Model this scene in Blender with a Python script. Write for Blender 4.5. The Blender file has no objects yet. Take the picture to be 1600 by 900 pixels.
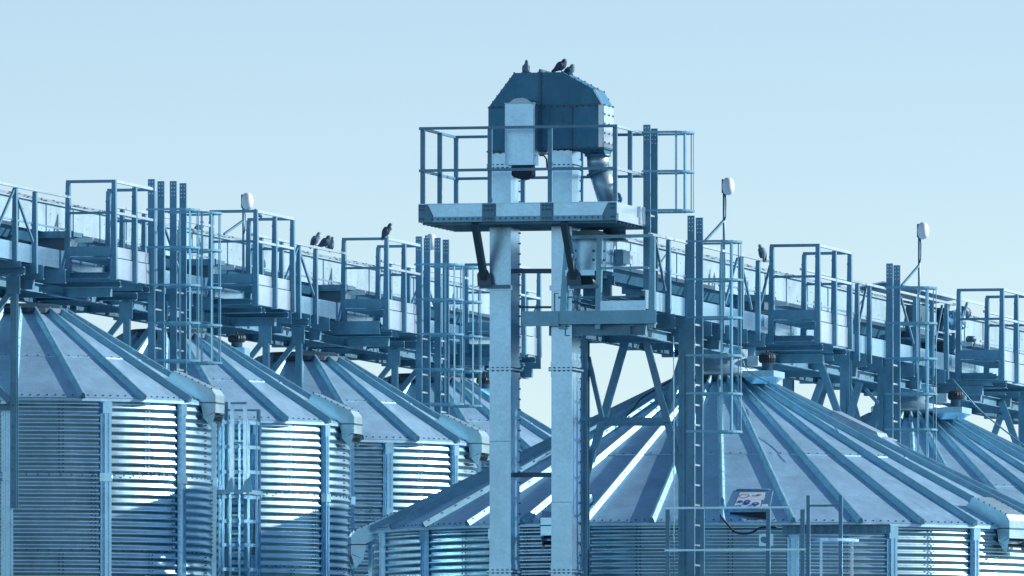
import bpy, math, random
from mathutils import Vector, Matrix
random.seed(7)
S = bpy.context.scene
C = S.collection

# ------------------------------------------------------------------ camera, sky, sun, exposure
F, YH, VPX = 20900.0, 1450.0, 5700.0          # focal length / horizon row / vanishing column in photo pixels (1600 wide)
ZC = 1.7                                       # eye height
cam_d = bpy.data.cameras.new('camera'); cam = bpy.data.objects.new('camera', cam_d); C.objects.link(cam)
cam.location = (0, 0, ZC); cam.rotation_euler = (math.pi/2, 0, 0)
cam_d.sensor_width = 36; cam_d.lens = 36*F/1600; cam_d.shift_y = (YH-450)/1600
cam_d.clip_start = 1; cam_d.clip_end = 9000
S.camera = cam

SUN_EL, SUN_AZ = math.radians(26.8), math.radians(104)      # azimuth counted from "towards the camera" to the right
sdir = Vector((math.sin(SUN_AZ)*math.cos(SUN_EL), -math.cos(SUN_AZ)*math.cos(SUN_EL), math.sin(SUN_EL)))
w = bpy.data.worlds.new('World'); S.world = w; w.use_nodes = True
nt = w.node_tree; nt.nodes.clear()
out = nt.nodes.new('ShaderNodeOutputWorld'); bg = nt.nodes.new('ShaderNodeBackground')
sky = nt.nodes.new('ShaderNodeTexSky'); sky.sky_type = 'NISHITA'; sky.sun_disc = False
sky.sun_elevation = SUN_EL; sky.sun_rotation = math.atan2(sdir.x, sdir.y)
sky.altitude = 5500; sky.air_density = 1.3; sky.dust_density = 0.0; sky.ozone_density = 2.2
tint = nt.nodes.new('ShaderNodeMix'); tint.data_type = 'RGBA'; tint.blend_type = 'MULTIPLY'; tint.inputs[0].default_value = 1
tint.inputs[7].default_value = (1.13, 1.05, 0.975, 1)
nt.links.new(sky.outputs[0], tint.inputs[6]); nt.links.new(tint.outputs[2], bg.inputs[0]); nt.links.new(bg.outputs[0], out.inputs[0])
bg.inputs[1].default_value = 0.115
sl = bpy.data.lights.new('sun', 'SUN'); sl.energy = 5.0; sl.angle = math.radians(0.5); sl.color = (1.0, 0.975, 0.94)
so = bpy.data.objects.new('sun', sl); C.objects.link(so); so.rotation_euler = sdir.to_track_quat('Z', 'Y').to_euler()
so.location = (60, 150, 60)
vs = S.view_settings; vs.view_transform = 'Standard'; vs.look = 'None'; vs.exposure = 0.3; vs.gamma = 1.0; vs.use_curve_mapping = False

# ------------------------------------------------------------------ the two rows of silos: metres, v across the row, u along it
TA = (VPX-800)/F; A = math.atan(TA); sA, cA = math.sin(A), math.cos(A)
class Row:
    def __init__(s, px, scale): s.X, s.Y = (px-800)/scale, F/scale
    def world(s, v, u, z): return (s.X+u*sA+v*cA, s.Y+u*cA-v*sA, z+ZC)
    def uv(s, px, v):
        k = (px-800)/F; return (k*(s.Y-v*sA)-s.X-v*cA)/(sA-k*cA)
    def vu(s, px, u):
        k = (px-800)/F; return (k*(s.Y+u*cA)-s.X-u*sA)/(cA+k*sA)
    def z(s, py, v, u): return (YH-py)*(s.Y+u*cA-v*sA)/F
    def onv(s, px, py, v): u = s.uv(px, v); return Vector((v, u, s.z(py, v, u)))
    def onu(s, px, py, u): v = s.vu(px, u); return Vector((v, u, s.z(py, v, u)))
L, R = Row(33, 109.5), Row(1123, 108.5)
PL, PR = 8.2, 13.8
GZ = -ZC                                       # ground level in row heights

# ------------------------------------------------------------------ materials
def nodes(m):
    m.use_nodes = True; n = m.node_tree.nodes; return n, m.node_tree.links, n['Principled BSDF']
def steel(name, col, rough, metal=1.0, var=0.18, scale=6, streak=True, bump=0.0, spangle=0.06, bscale=1.2, spec=0.5):
    m = bpy.data.materials.new(name); n, l, b = nodes(m)
    tc = n.new('ShaderNodeTexCoord'); mp = n.new('ShaderNodeMapping')
    mp.inputs['Scale'].default_value = (1, 1, 0.16 if streak else 1)
    l.new(tc.outputs['Object'], mp.inputs[0])
    n1 = n.new('ShaderNodeTexNoise'); n1.inputs['Scale'].default_value = scale; n1.inputs['Detail'].default_value = 6; n1.inputs['Roughness'].default_value = .65
    l.new(mp.outputs[0], n1.inputs['Vector'])
    vo = n.new('ShaderNodeTexVoronoi'); vo.inputs['Scale'].default_value = 26
    l.new(tc.outputs['Object'], vo.inputs['Vector'])
    r = n.new('ShaderNodeMapRange'); r.inputs[1].default_value = .25; r.inputs[2].default_value = .75
    r.inputs[3].default_value = 1-var; r.inputs[4].default_value = 1+var*.5
    l.new(n1.outputs[0], r.inputs[0])
    r2 = n.new('ShaderNodeMapRange'); r2.inputs[3].default_value = 1-spangle; r2.inputs[4].default_value = 1+spangle
    l.new(vo.outputs['Color'], r2.inputs[0])
    mu = n.new('ShaderNodeMath'); mu.operation = 'MULTIPLY'; l.new(r.outputs[0], mu.inputs[0]); l.new(r2.outputs[0], mu.inputs[1])
    if spangle:
        ns = n.new('ShaderNodeTexNoise'); ns.inputs['Scale'].default_value = 1.1; ns.inputs['Detail'].default_value = 8; ns.inputs['Roughness'].default_value = .72; ns.inputs['Distortion'].default_value = .6
        l.new(tc.outputs['Object'], ns.inputs['Vector'])
        rs = n.new('ShaderNodeMapRange'); rs.inputs[1].default_value = .38; rs.inputs[2].default_value = .56; rs.inputs[3].default_value = 1-var*1.3; rs.inputs[4].default_value = 1.0
        l.new(ns.outputs[0], rs.inputs[0])
        nf_ = n.new('ShaderNodeTexNoise'); nf_.inputs['Scale'].default_value = 14; nf_.inputs['Detail'].default_value = 2
        l.new(tc.outputs['Object'], nf_.inputs['Vector'])
        rf = n.new('ShaderNodeMapRange'); rf.inputs[1].default_value = .68; rf.inputs[2].default_value = .74; rf.inputs[3].default_value = 1.0; rf.inputs[4].default_value = .86
        l.new(nf_.outputs[0], rf.inputs[0])
        m1 = n.new('ShaderNodeMath'); m1.operation = 'MULTIPLY'; l.new(mu.outputs[0], m1.inputs[0]); l.new(rs.outputs[0], m1.inputs[1])
        m2 = n.new('ShaderNodeMath'); m2.operation = 'MULTIPLY'; l.new(m1.outputs[0], m2.inputs[0]); l.new(rf.outputs[0], m2.inputs[1]); mu = m2
    vm = n.new('ShaderNodeVectorMath'); vm.operation = 'SCALE'; vm.inputs[0].default_value = col
    l.new(mu.outputs[0], vm.inputs['Scale']); l.new(vm.outputs[0], b.inputs['Base Color'])
    rr = n.new('ShaderNodeMapRange'); rr.inputs[3].default_value = rough*.82; rr.inputs[4].default_value = rough*1.2
    l.new(n1.outputs[0], rr.inputs[0]); l.new(rr.outputs[0], b.inputs['Roughness'])
    b.inputs['Metallic'].default_value = metal; b.inputs['Specular IOR Level'].default_value = spec
    if bump:
        n2 = n.new('ShaderNodeTexNoise'); n2.inputs['Scale'].default_value = bscale; n2.inputs['Detail'].default_value = 3
        l.new(tc.outputs['Object'], n2.inputs['Vector'])
        bp = n.new('ShaderNodeBump'); bp.inputs['Strength'].default_value = bump; bp.inputs['Distance'].default_value = .1
        l.new(n2.outputs[0], bp.inputs['Height']); l.new(bp.outputs[0], b.inputs['Normal'])
    return m
def plain(name, col, rough=.6, metal=0.0, var=.12, scale=20):
    return steel(name, col, rough, metal, var, scale, False, 0, 0.0)
M = dict(
    wall=steel('corrugated_steel', (.55, .85, .95), .29, 1.0, .14, 3, True, .04, .03),
    strap=steel('cage_strap_steel', (.19, .46, .62), .34, .6, .12, 9, True),
    roof=steel('roof_steel', (.46, .765, .97), .44, .72, .12, 4.5, True, .10, .05),
    rib=steel('rib_steel', (.28, .56, .70), .50, .7, .14, 5, False),
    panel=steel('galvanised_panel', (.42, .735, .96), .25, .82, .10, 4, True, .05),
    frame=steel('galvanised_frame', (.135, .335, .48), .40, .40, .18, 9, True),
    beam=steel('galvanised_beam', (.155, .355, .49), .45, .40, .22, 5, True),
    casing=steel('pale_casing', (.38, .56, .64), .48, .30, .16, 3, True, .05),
    bright=steel('bright_sunlit_zinc', (.66, .82, .92), .34, .85, .08, 9, True),  # bright zinc; on sun-facing sides its paleness stands in for sunlight
    head=steel('weathered_shaded_sheet', (.07, .255, .40), .44, .6, .18, 4, True, .04),  # weathered head sheet, reused on the conveyor trough to darken it as shade
    strut=plain('grey_strut', (.09, .165, .225), .5, .4),
    dark=plain('dark_paint', (.006, .026, .045), .5),
    rubber=plain('black_rubber', (.010, .024, .036), .6),
    duct=steel('duct_sheet', (.46, .68, .77), .36, .65, .15, 4, True, .06),
    white=plain('white_plastic', (.74, .86, .93), .35, 0, .03),
    feather=plain('slate_feather', (.17, .30, .40), .75, 0, .55, 55),
    feather_dark=plain('dark_feather', (.04, .095, .15), .75, 0, .45, 55),
    bolt=plain('bolt_steel', (.08, .17, .24), .45, .7),
    shaded_steel=plain('shaded_steel', (.03, .075, .115), .5, .4),  # dark tone standing in for bridge shade on the roof peaks
    bluesign=plain('blue_pictogram', (.02, .12, .42), .5, 0, .02),
    redsign=plain('red_pictogram', (.30, .05, .09), .5, 0, .02),
    ground=plain('gravel', (.055, .105, .135), .95, 0, .5, 3),
)

# ------------------------------------------------------------------ mesh builder
class MB:
    def __init__(s): s.v = []; s.f = []; s.sm = []
    def add(s, vs, fs, smooth=False):
        o = len(s.v); s.v += [tuple(x) for x in vs]; s.f += [tuple(i+o for i in f) for f in fs]; s.sm += [smooth]*len(fs); return s
    def box(s, x0, x1, y0, y1, z0, z1):
        return s.add([(x, y, z) for z in (z0, z1) for y in (y0, y1) for x in (x0, x1)],
                     [(0,2,3,1),(4,5,7,6),(0,1,5,4),(2,6,7,3),(0,4,6,2),(1,3,7,5)])
    def loft(s, rings, cap=True, smooth=False, closed=True):
        n = len(rings[0]); vs = [p for r in rings for p in r]; fs = []
        for i in range(len(rings)-1):
            for j in range(n if closed else n-1):
                k = (j+1) % n; fs.append((i*n+j, i*n+k, (i+1)*n+k, (i+1)*n+j))
        s.add(vs, fs, smooth)
        if cap and closed:
            o = len(s.v)-len(vs)
            s.f += [tuple(range(o+n-1, o-1, -1)), tuple(range(len(s.v)-n, len(s.v)))]; s.sm += [False, False]
        return s
    def beam(s, p, q, w, h=None, up=(0,0,1), poly=None, poly2=None):
        p, q = Vector(p), Vector(q); d = (q-p).normalized(); up = Vector(up)
        if abs(d.dot(up.normalized())) > .98: up = Vector((0,1,0))
        side = d.cross(up).normalized(); up = side.cross(d).normalized()
        if poly is None:
            a, b = w/2, (h or w)/2; poly = [(-a,-b),(a,-b),(a,b),(-a,b)]
        f = lambda c, P: [c+side*x+up*y for x, y in P]
        return s.loft([f(p, poly), f(q, poly2 or poly)])
    def channel(s, p, q, w, h, t=.012, up=(0,0,1), flip=1):
        a, b = w/2, h/2     # C section: web on the -side, flanges pointing to +side
        P = [(-a,-b),(a,-b),(a,-b+t),(-a+t,-b+t),(-a+t,b-t),(a,b-t),(a,b),(-a,b)]
        if flip < 0: P = [(-x, y) for x, y in reversed(P)]
        return s.beam(p, q, w, h, up, P)
    def tube(s, pts, r, n=8, cap=True):
        pts = [Vector(p) for p in pts]; rings = []; prev = None
        for i, p in enumerate(pts):
            d = (pts[min(i+1, len(pts)-1)]-pts[max(i-1, 0)]).normalized()
            if prev is None:
                x = d.cross(Vector((0,0,1)));  x = x if x.length > .05 else d.cross(Vector((0,1,0)))
            else: x = prev - d*prev.dot(d)
            x.normalize(); prev = x; y = d.cross(x); rr = r[i] if isinstance(r, (list, tuple)) else r
            rings.append([p+(x*math.cos(t)+y*math.sin(t))*rr for t in [2*math.pi*k/n for k in range(n)]])
        return s.loft(rings, cap, True)
    def lathe(s, c, prof, n=24, cap=True, smooth=True, sx=1, sy=1):
        c = Vector(c)
        return s.loft([[c+Vector((math.cos(2*math.pi*k/n)*r*sx, math.sin(2*math.pi*k/n)*r*sy, z)) for k in range(n)] for r, z in prof], cap, smooth)
    def prism(s, poly, y0, y1):       # outline in (v, z), extruded along u
        n = len(poly)
        return s.loft([[(x, y0, z) for x, z in poly], [(x, y1, z) for x, z in poly]])
    def build(s, name, mat, parent, base=(0,0,0)):
        me = bpy.data.meshes.new(name); b = Vector(base)
        me.from_pydata([tuple(Vector(v)-b) for v in s.v], [], s.f); me.update()
        for p, f in zip(me.polygons, s.sm): p.use_smooth = f
        me.materials.append(M[mat])
        import bmesh
        bm = bmesh.new(); bm.from_mesh(me); bmesh.ops.recalc_face_normals(bm, faces=bm.faces); bm.to_mesh(me); bm.free()
        o = bpy.data.objects.new(name, me); C.objects.link(o)
        if parent: o.parent = parent
        return o
    def into(s, o, mat, base=(0,0,0)):
        import bmesh
        me = o.data
        if M[mat].name not in me.materials: me.materials.append(M[mat])
        k = me.materials.find(M[mat].name); b = Vector(base)
        bm = bmesh.new(); bm.from_mesh(me); vv = [bm.verts.new(Vector(v)-b) for v in s.v]; nf = []
        for f in s.f:
            fc = bm.faces.new([vv[i] for i in f]); fc.material_index = k; nf.append(fc)
        bmesh.ops.recalc_face_normals(bm, faces=nf); bm.to_mesh(me); bm.free()
        return o

DETAIL = {'sheet_bolts', 'roof_bolts', 'bolts', 'flange_bolts', 'sheet_joint', 'seam_flange', 'head_bolts', 'end_bolts', 'seam', 'bolt_hole', 'droppings', 'knob', 'splice_plate'}
class Thing:
    """an Empty at the thing's base, turned with its row; parts are given in row metres"""
    def __init__(s, name, label, cat, row, base, group=None):
        o = bpy.data.objects.new(name, None); C.objects.link(o); o.empty_display_size = .2
        s.o, s.row, s.base = o, row, Vector(base)
        o.location = row.world(*base); o.rotation_euler = (0, 0, -A)
        o['label'] = label; o['category'] = cat
        if group: o['group'] = group
    def part(s, mb, name, mat, parent=None, label=None):
        if name in DETAIL:                       # surface detail: into the mesh of the part it sits on
            return mb.into(parent, mat, s.base)
        o = mb.build(name, mat, parent or s.o, s.base)
        if label: o['label'] = label
        return o
def copy_tree(o, parent=None):
    c = o.copy(); C.objects.link(c)
    if parent: c.parent = parent
    for ch in o.children: copy_tree(ch, c)
    return c
def shift_copy(t, du, label, dv=0.0, dz=0.0):
    c = copy_tree(t.o); b = t.base+Vector((dv, du, dz)); c.location = t.row.world(*b); c['label'] = label
    return c
def single(mb, name, mat, label, cat, row, base, group=None):
    o = mb.build(name, mat, None, base); o.location = row.world(*base); o.rotation_euler = (0, 0, -A)
    o['label'] = label; o['category'] = cat
    if group: o['group'] = group
    return o

# ------------------------------------------------------------------ ground
g = MB(); g.add([(-3000,-400,0),(3000,-400,0),(3000,6000,0),(-3000,6000,0)], [(0,1,2,3)])
go = g.build('ground', 'ground', None); go['kind'] = 'structure'

# ------------------------------------------------------------------ silos
def make_silo(row, u, label, Rw, ze, tan, rc, nrib, rib0, nst, st0, pitch, sheet, group, zvis, seams):
    t = Thing('grain_silo', label, 'silo', row, (0, u, GZ), group)
    ang = lambda a: Vector((math.sin(a), -math.cos(a), 0))       # 0 faces along -u, towards the camera side
    cen = Vector((0, u, 0)); off = A
    P = lambda a, r, z: cen + ang(a)*r + Vector((0, 0, z))
    # wall: horizontally corrugated sheets
    wb = MB(); zs = []; z = zvis; top = ze-.03
    n = int((top-zvis)/pitch*10)
    prof = [(Rw, GZ), (Rw, zvis-.01)] + [(Rw+.0112*math.cos(2*math.pi*(zz-top)/pitch), zz) for zz in [zvis+(top-zvis)*i/n for i in range(n+1)]]
    wb.lathe(cen, prof, 180, False)
    wall = t.part(wb, 'wall', 'wall')
    bb = MB()
    def bolt(a, zz, s_=.0085):
        p = P(a, Rw+.014, zz); d = ang(a)
        bb.beam(p, p+d*.014, s_*2, s_*2)
    k = 0; zz = top-.02
    while zz > zvis:
        row_i = int((top-zz)/sheet)
        for ai, a0 in enumerate(seams):
            a = a0 + (math.radians(10) if row_i % 2 else 0)
            for d in (-.03, .03): bolt(a+d/Rw, zz)
        zz -= pitch/2*1.0
    zz = top-sheet
    while zz > zvis:
        for i in range(int(2*math.pi*Rw/.16)):
            a = i*.16/Rw
            if math.cos(a-off) > -.2: bolt(a, zz, .009)
        zz -= sheet
    t.part(bb, 'sheet_bolts', 'bolt', wall)
    # stiffeners: vertical hat channels up the wall
    for i in range(nst):
        a = st0 + 2*math.pi*i/nst; d = ang(a); s_ = Vector((-d.y, d.x, 0)); m = MB()
        hat = [(-.085,0),(-.055,0),(-.045,.05),(-.022,.05),(-.018,.035),(.018,.035),(.022,.05),(.045,.05),(.055,0),(.085,0),(.085,-.012),(-.085,-.012)]
        c0 = P(a, Rw+.018, 0)
        m.loft([[c0+s_*x+d*y+Vector((0,0,zq)) for x, y in hat] for zq in (GZ, ze-.05)])
        zq = ze-.25
        while zq > zvis:
            for sx in (-.068, .068): m.beam(c0+s_*sx+Vector((0,0,zq)), c0+s_*sx+d*.014+Vector((0,0,zq)), .02, .02)
            zq -= .22
        zq = ze-1.12
        while zq > zvis:                                   # splice sleeves
            m.loft([[c0+s_*x*1.2+d*(y*1.25+.004)+Vector((0,0,zq+dz)) for x, y in ((-.085,0),(-.05,.05),(.05,.05),(.085,0))] for dz in (-.06, .06)])
            zq -= 2.25
        m.loft([[c0+s_*x+d*y+Vector((0,0,zq)) for x, y in ((-.07,.052),(.07,.052),(.07,.048),(-.07,.048))] for zq in (ze-.22, ze-.06)])
        t.part(m, 'stiffener', 'panel')
    # roof: flat wedge panels
    Re = Rw+.07; rb = MB(); zc = ze+(Re-rc)*tan
    for i in range(nrib):
        a0 = rib0+2*math.pi*i/nrib; a1 = rib0+2*math.pi*(i+1)/nrib
        for (r0, r1, dz) in ((Re, Re-(Re-rc)*.48, 0), (Re-(Re-rc)*.47, rc-.05, .008)):
            z0 = ze+(Re-r0)*tan+dz; z1 = ze+(Re-r1)*tan+dz
            q = [P(a0, r0, z0), P(a1, r0, z0), P(a1, r1, z1), P(a0, r1, z1)]
            dn = Vector((0, 0, -.012))
            rb.loft([[p+dn for p in q], q])
        q = [P(a0, Re, ze), P(a1, Re, ze)]                 # eave drip edge
        rb.loft([[q[0], q[0]+Vector((0,0,-.05))], [q[1], q[1]+Vector((0,0,-.05))]], False, False, False)
    roof = t.part(rb, 'roof', 'roof')
    fb = MB()
    for i in range(nrib):
        a0 = rib0+2*math.pi*i/nrib; a1 = rib0+2*math.pi*(i+1)/nrib
        p0, p1 = P(a0, Re-.05, ze+.05*tan), P(a1, Re-.05, ze+.05*tan); nb = max(5, int((p1-p0).length/.11))
        for j in range(1, nb):
            p = p0.lerp(p1, j/nb); fb.box(p.x-.011, p.x+.011, p.y-.011, p.y+.011, p.z, p.z+.014)
        r_ = Re-(Re-rc)*.475; p0, p1 = P(a0, r_, ze+(Re-r_)*tan), P(a1, r_, ze+(Re-r_)*tan); nb = max(3, int((p1-p0).length/.13))
        for j in range(1, nb):
            p = p0.lerp(p1, j/nb); fb.box(p.x-.008, p.x+.008, p.y-.008, p.y+.008, p.z, p.z+.02)
    t.part(fb, 'roof_bolts', 'bolt', roof)
    for i in range(nrib):                                   # raised ribs between the panels
        a = rib0+2*math.pi*i/nrib; d = ang(a); s_ = Vector((-d.y, d.x, 0)); m = MB()
        out_, inn = P(a, Re+.02, ze-.02*tan), P(a, rc+.0, zc)
        nrm = (Vector((0,0,1))+d*tan).normalized()
        w0 = min(.048, .36*2*math.pi*rc/nrib)
        tr = lambda c, wd: [c+s_*x+nrm*y for x, y in ((-wd,-.005),(wd,-.005),(wd*.45,.072),(wd*.25,.08),(-wd*.25,.08),(-wd*.45,.072))]
        m.loft([tr(out_, .048), tr(inn, w0)])
        L_ = (inn-out_).length; nb = int(L_/.24)
        for j in range(nb):
            f = (j+.5)/nb; c = out_.lerp(inn, f); wd = .048+(w0-.048)*f
            for sx in (-1, 1):
                p = c+s_*sx*wd*.62+nrm*.055; m.box(p.x-.008, p.x+.008, p.y-.008, p.y+.008, p.z-.008, p.z+.008)
        t.part(m, 'roof_rib', 'rib')
    m = MB(); m.lathe(cen, [(rc+.08, zc-.02), (rc+.07, zc+.05), (rc*.9, zc+.10), (rc*.85, zc+.12), (.05, zc+.13)], 32, True, False)
    t.part(m, 'peak_collar', 'shaded_steel')  # shade of the bridge is put into the collar's dark colour
    return t, P, zc
rad = math.radians
# angles are measured in row axes; a facing angle seen from the camera is shifted by the row's own turn
fa = lambda deg: rad(deg)+A
LS = []
narrow = [('tall corrugated silo at the left edge, nearest of the narrow silos', 28, 20), ('narrow corrugated silo behind the caged balcony ladder, second in its row', 30, 20),
          ('third narrow corrugated silo, partly behind the wide roof at its base', 30, 20), ('farthest narrow silo, only its roof showing behind the elevator legs', 30, 20)]
for i, (lb, st, rb_) in enumerate(narrow):
    LS.append(make_silo(L, PL*i, lb, 2.72, 7.47, .60, .62, 18, fa(0), 12, fa(st), .1105, 1.06, 'narrow silos in a row', 4.6, [fa(14), fa(44), fa(75)]))
BS = []
for i, lb in enumerate(('wide corrugated silo with a low ribbed roof in the right foreground', 'wide silo at the right edge, its ribbed roof behind the nearer wide roof')):
    BS.append(make_silo(R, PR*i, lb, 4.98, 5.70, .487, .60, 32, fa(-.3), 21, fa(11.2), .098, 1.06, 'wide silos in a row', 4.2, [fa(d) for d in (-47, -34, -14, 1, 20, 36, 52)]))

# ------------------------------------------------------------------ conveyor bridges: enclosed conveyor + catwalk + balconies
def bridge(row, u0, u1, dz, wlabel, clabel, gaps, balc, post_us, diag_us):
    """gaps: (u range) where the walkway rail stops for a balcony"""
    z = lambda q: q+dz
    t = Thing('catwalk', wlabel, 'catwalk', row, (0, u0, z(9.6)))
    m = MB(); seg = 2.46; u = u0                                 # side girders, in lengths
    while u < u1-.1:
        e = min(u+seg, u1)
        m.channel((.47, u+.006, z(9.55)), (.47, e-.006, z(9.55)), .06, .26, .012, (0,0,1), -1)
        m.box(.472, .484, e-.07, e+.05, z(9.46), z(9.64)) if e < u1 else None
        u = e
    t.part(m, 'side_girder', 'panel')
    m = MB(); u = u0
    while u < u1-.1:
        e = min(u+seg, u1); m.channel((-.78, u+.006, z(9.5)), (-.78, e-.006, z(9.5)), .06, .30, .012); u = e
    t.part(m, 'side_girder', 'beam')
    m = MB()
    for v in (-.74, -.45, -.16, .13, .42): m.box(v-.006, v+.006, u0, u1, z(9.57), z(9.60))
    for k in range(int((u1-u0)/.09)): m.box(-.74, .43, u0+.09*k, u0+.09*k+.006, z(9.575), z(9.599))
    t.part(m, 'deck', 'beam')
    u = u0+.15; k = 0
    while u < u1:                                              # cross beams under the deck
        m = MB(); r_ = .62
        for b0, b1 in balc:
            if b0-.1 < u < b1+.1: r_ = 1.12
        m.channel((-.95, u, z(9.30)), (r_, u, z(9.30)), .07, .20, .012, (0,0,1), -1)
        t.part(m, 'cross_beam', 'beam')
        if k % 2 == 0: m = MB(); m.box(-.9, r_-.15, u-.06, u+.06, z(9.06), z(9.196)); t.part(m, 'packing_beam', 'beam')
        u += 1.2; k += 1
    for v in (-.62, .30): m = MB(); m.channel((v, u0, z(9.12)), (v, u1, z(9.12)), .07, .14, .012); t.part(m, 'stringer', 'beam')
    # handrail with gaps
    segs = []; a = u0
    for b0, b1 in balc: segs.append((a, b0)); a = b1
    segs.append((a, u1))
    m = MB(); m2 = MB()
    for a, b in segs:
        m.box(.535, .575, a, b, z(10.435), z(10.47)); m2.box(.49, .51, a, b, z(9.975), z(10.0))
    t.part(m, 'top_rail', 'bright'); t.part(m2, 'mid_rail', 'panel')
    for u in post_us:
        m = MB(); h = lambda wd, dp: [(.50+.02-wd/2, -dp/2), (.50+.02+wd/2, -dp/2), (.50+.02+wd/2, dp/2), (.50+.02-wd/2, dp/2)]
        lo = lambda wd, zz: [(.535-wd*.7, u, zz), (.535+wd*.3, u, zz), (.535+wd*.3, u+.085, zz), (.535-wd*.7, u+.085, zz)]
        m.loft([lo(.088, z(9.28)), lo(.074, z(9.75)), lo(.052, z(10.436))])
        for zz in (9.35, 9.52, 9.64, 9.95, 10.28): m.box(.475, .487, u-.012, u, z(zz), z(zz+.022))
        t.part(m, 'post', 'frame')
    for ua, ub in diag_us:
        m = MB(); m.beam((.52, ua, z(10.40)), (.515, ub, z(9.72)), .03, .035); t.part(m, 'diagonal_brace', 'frame')
    # ---- the enclosed conveyor beside the walkway
    c = Thing('enclosed_conveyor', clabel, 'conveyor', row, (-.4, u0+.4, z(9.85)))
    ua, ub = u0+.4, u1+.6
    m = MB(); u = ua; k = 0
    while u < ub-.1:
        e = min(u+1.5, ub)
        m.prism([(-.15, z(10.03)), (-.15, z(10.44)), (-.65, z(10.44)), (-.65, z(10.03))], u+.003, e-.003)
        u = e
    cas = c.part(m, 'casing', 'casing')
    m = MB(); m.prism([(-.20, z(10.028)), (-.60, z(10.028)), (-.54, z(9.87)), (-.26, z(9.87))], ua, ub); c.part(m, 'shaded_return_trough', 'head')  # trough coloured dark to stand in for shade below the casing
    m = MB(); u = ua+1.5
    while u < ub-.1: m.box(-.152, -.138, u-.012, u+.012, z(10.04), z(10.43)); u += 1.5
    for k in range(int((ub-ua)/.5)): m.box(-.152, -.142, ua+.25+.5*k, ua+.262+.5*k, z(10.3-.12*(k % 3)), z(10.312-.12*(k % 3)))
    c.part(m, 'seam', 'frame', cas)
    m = MB(); u = ua
    while u < ub-.1:
        e = min(u+2.0, ub)
        m.prism([(-.115, z(10.443)), (-.115, z(10.458)), (-.27, z(10.535)), (-.53, z(10.535)), (-.685, z(10.458)), (-.685, z(10.443))], u+.004, e-.004); u = e
    lid = c.part(m, 'lid', 'casing')
    m = MB()
    random.seed(len(clabel))
    for k in range(int((ub-ua)*7)):
        u = random.uniform(ua+.1, ub-.1); f = random.uniform(.1, .9); v = -.115-.155*f; s_ = random.uniform(.006, .016)
        zz = z(10.458+.077*f); m.box(v-s_, v+s_, u-s_*2.5, u+s_*2.5, zz-.004, zz+.007)
    c.part(m, 'droppings', 'dark', lid)
    u = ua+.5
    while u < ub-.5:
        m = MB()
        m.box(-.60, -.20, u, u+.08, z(9.60), z(9.868)); m.box(-.66, -.155, u+.02, u+.06, z(9.80), z(9.92))
        c.part(m, 'stand', 'frame'); u += 2.7
    return t, c

def posts_between(a, b, n): return [a+(b-a)*(i+.5)/n for i in range(n)]
# left row: posts fitted to the spacing between balconies
mod_posts, mod_diag = [-4.45, -3.2, -2.28, -1.22], [(-2.4, -3.3), (-2.2, -1.2)]
def module_lists(P, n, mp, md, lo, hi):
    ps = [x+P*i for i in range(n) for x in mp]; ds = [(a+P*i, b+P*i) for i in range(n) for a, b in md]
    return [x for x in ps if lo < x < hi], [d for d in ds if lo < d[0] < hi and lo < d[1] < hi]
LU0, LU1 = -6.0, 30.5
bl = [(.6+PL*i, 2.93+PL*i) for i in range(4)]
ps, ds = module_lists(PL, 5, [-4.6, -3.35, -2.28, -1.22], [(-2.25, -1.25), (-2.3, -3.3)], LU0, LU1)
bridge(L, LU0, LU1, 0, 'long galvanised catwalk with handrail running along the narrow silos', 'enclosed conveyor with pale steel casing above the narrow silos', None, bl, ps, ds)
RZ = -.82; RU0, RU1 = -7.04, 31.0
br = [(.75+PR*i, 3.1+PR*i) for i in range(3)]
rp = [uu for px in (1043, 1073, 1127, 1157, 1183) for uu in [R.uv(px, .52)]]
rp2 = [uu for px in (1338, 1357, 1387) for uu in [R.uv(px, .52)]]
rp3 = [x+PR for x in rp[2:]]
rdg = [(R.uv(1024, .52), R.uv(1040, .52)), (R.uv(1152, .52), R.uv(1133, .52)), (R.uv(1157, .52), R.uv(1175, .52)), (R.uv(1203, .52), R.uv(1186, .52)), (R.uv(1353, .52), R.uv(1340, .52)),
       (R.uv(1472, .52), R.uv(1460, .52)), (R.uv(1505, .52), R.uv(1490, .52)), (R.uv(1407, .52), R.uv(1428, .52))]
bridge(R, RU0, RU1, RZ, 'galvanised catwalk with handrail leading right above the wide silos', 'enclosed conveyor with pale steel casing above the wide silos', None, br, rp+rp2+rp3, rdg)

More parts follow.
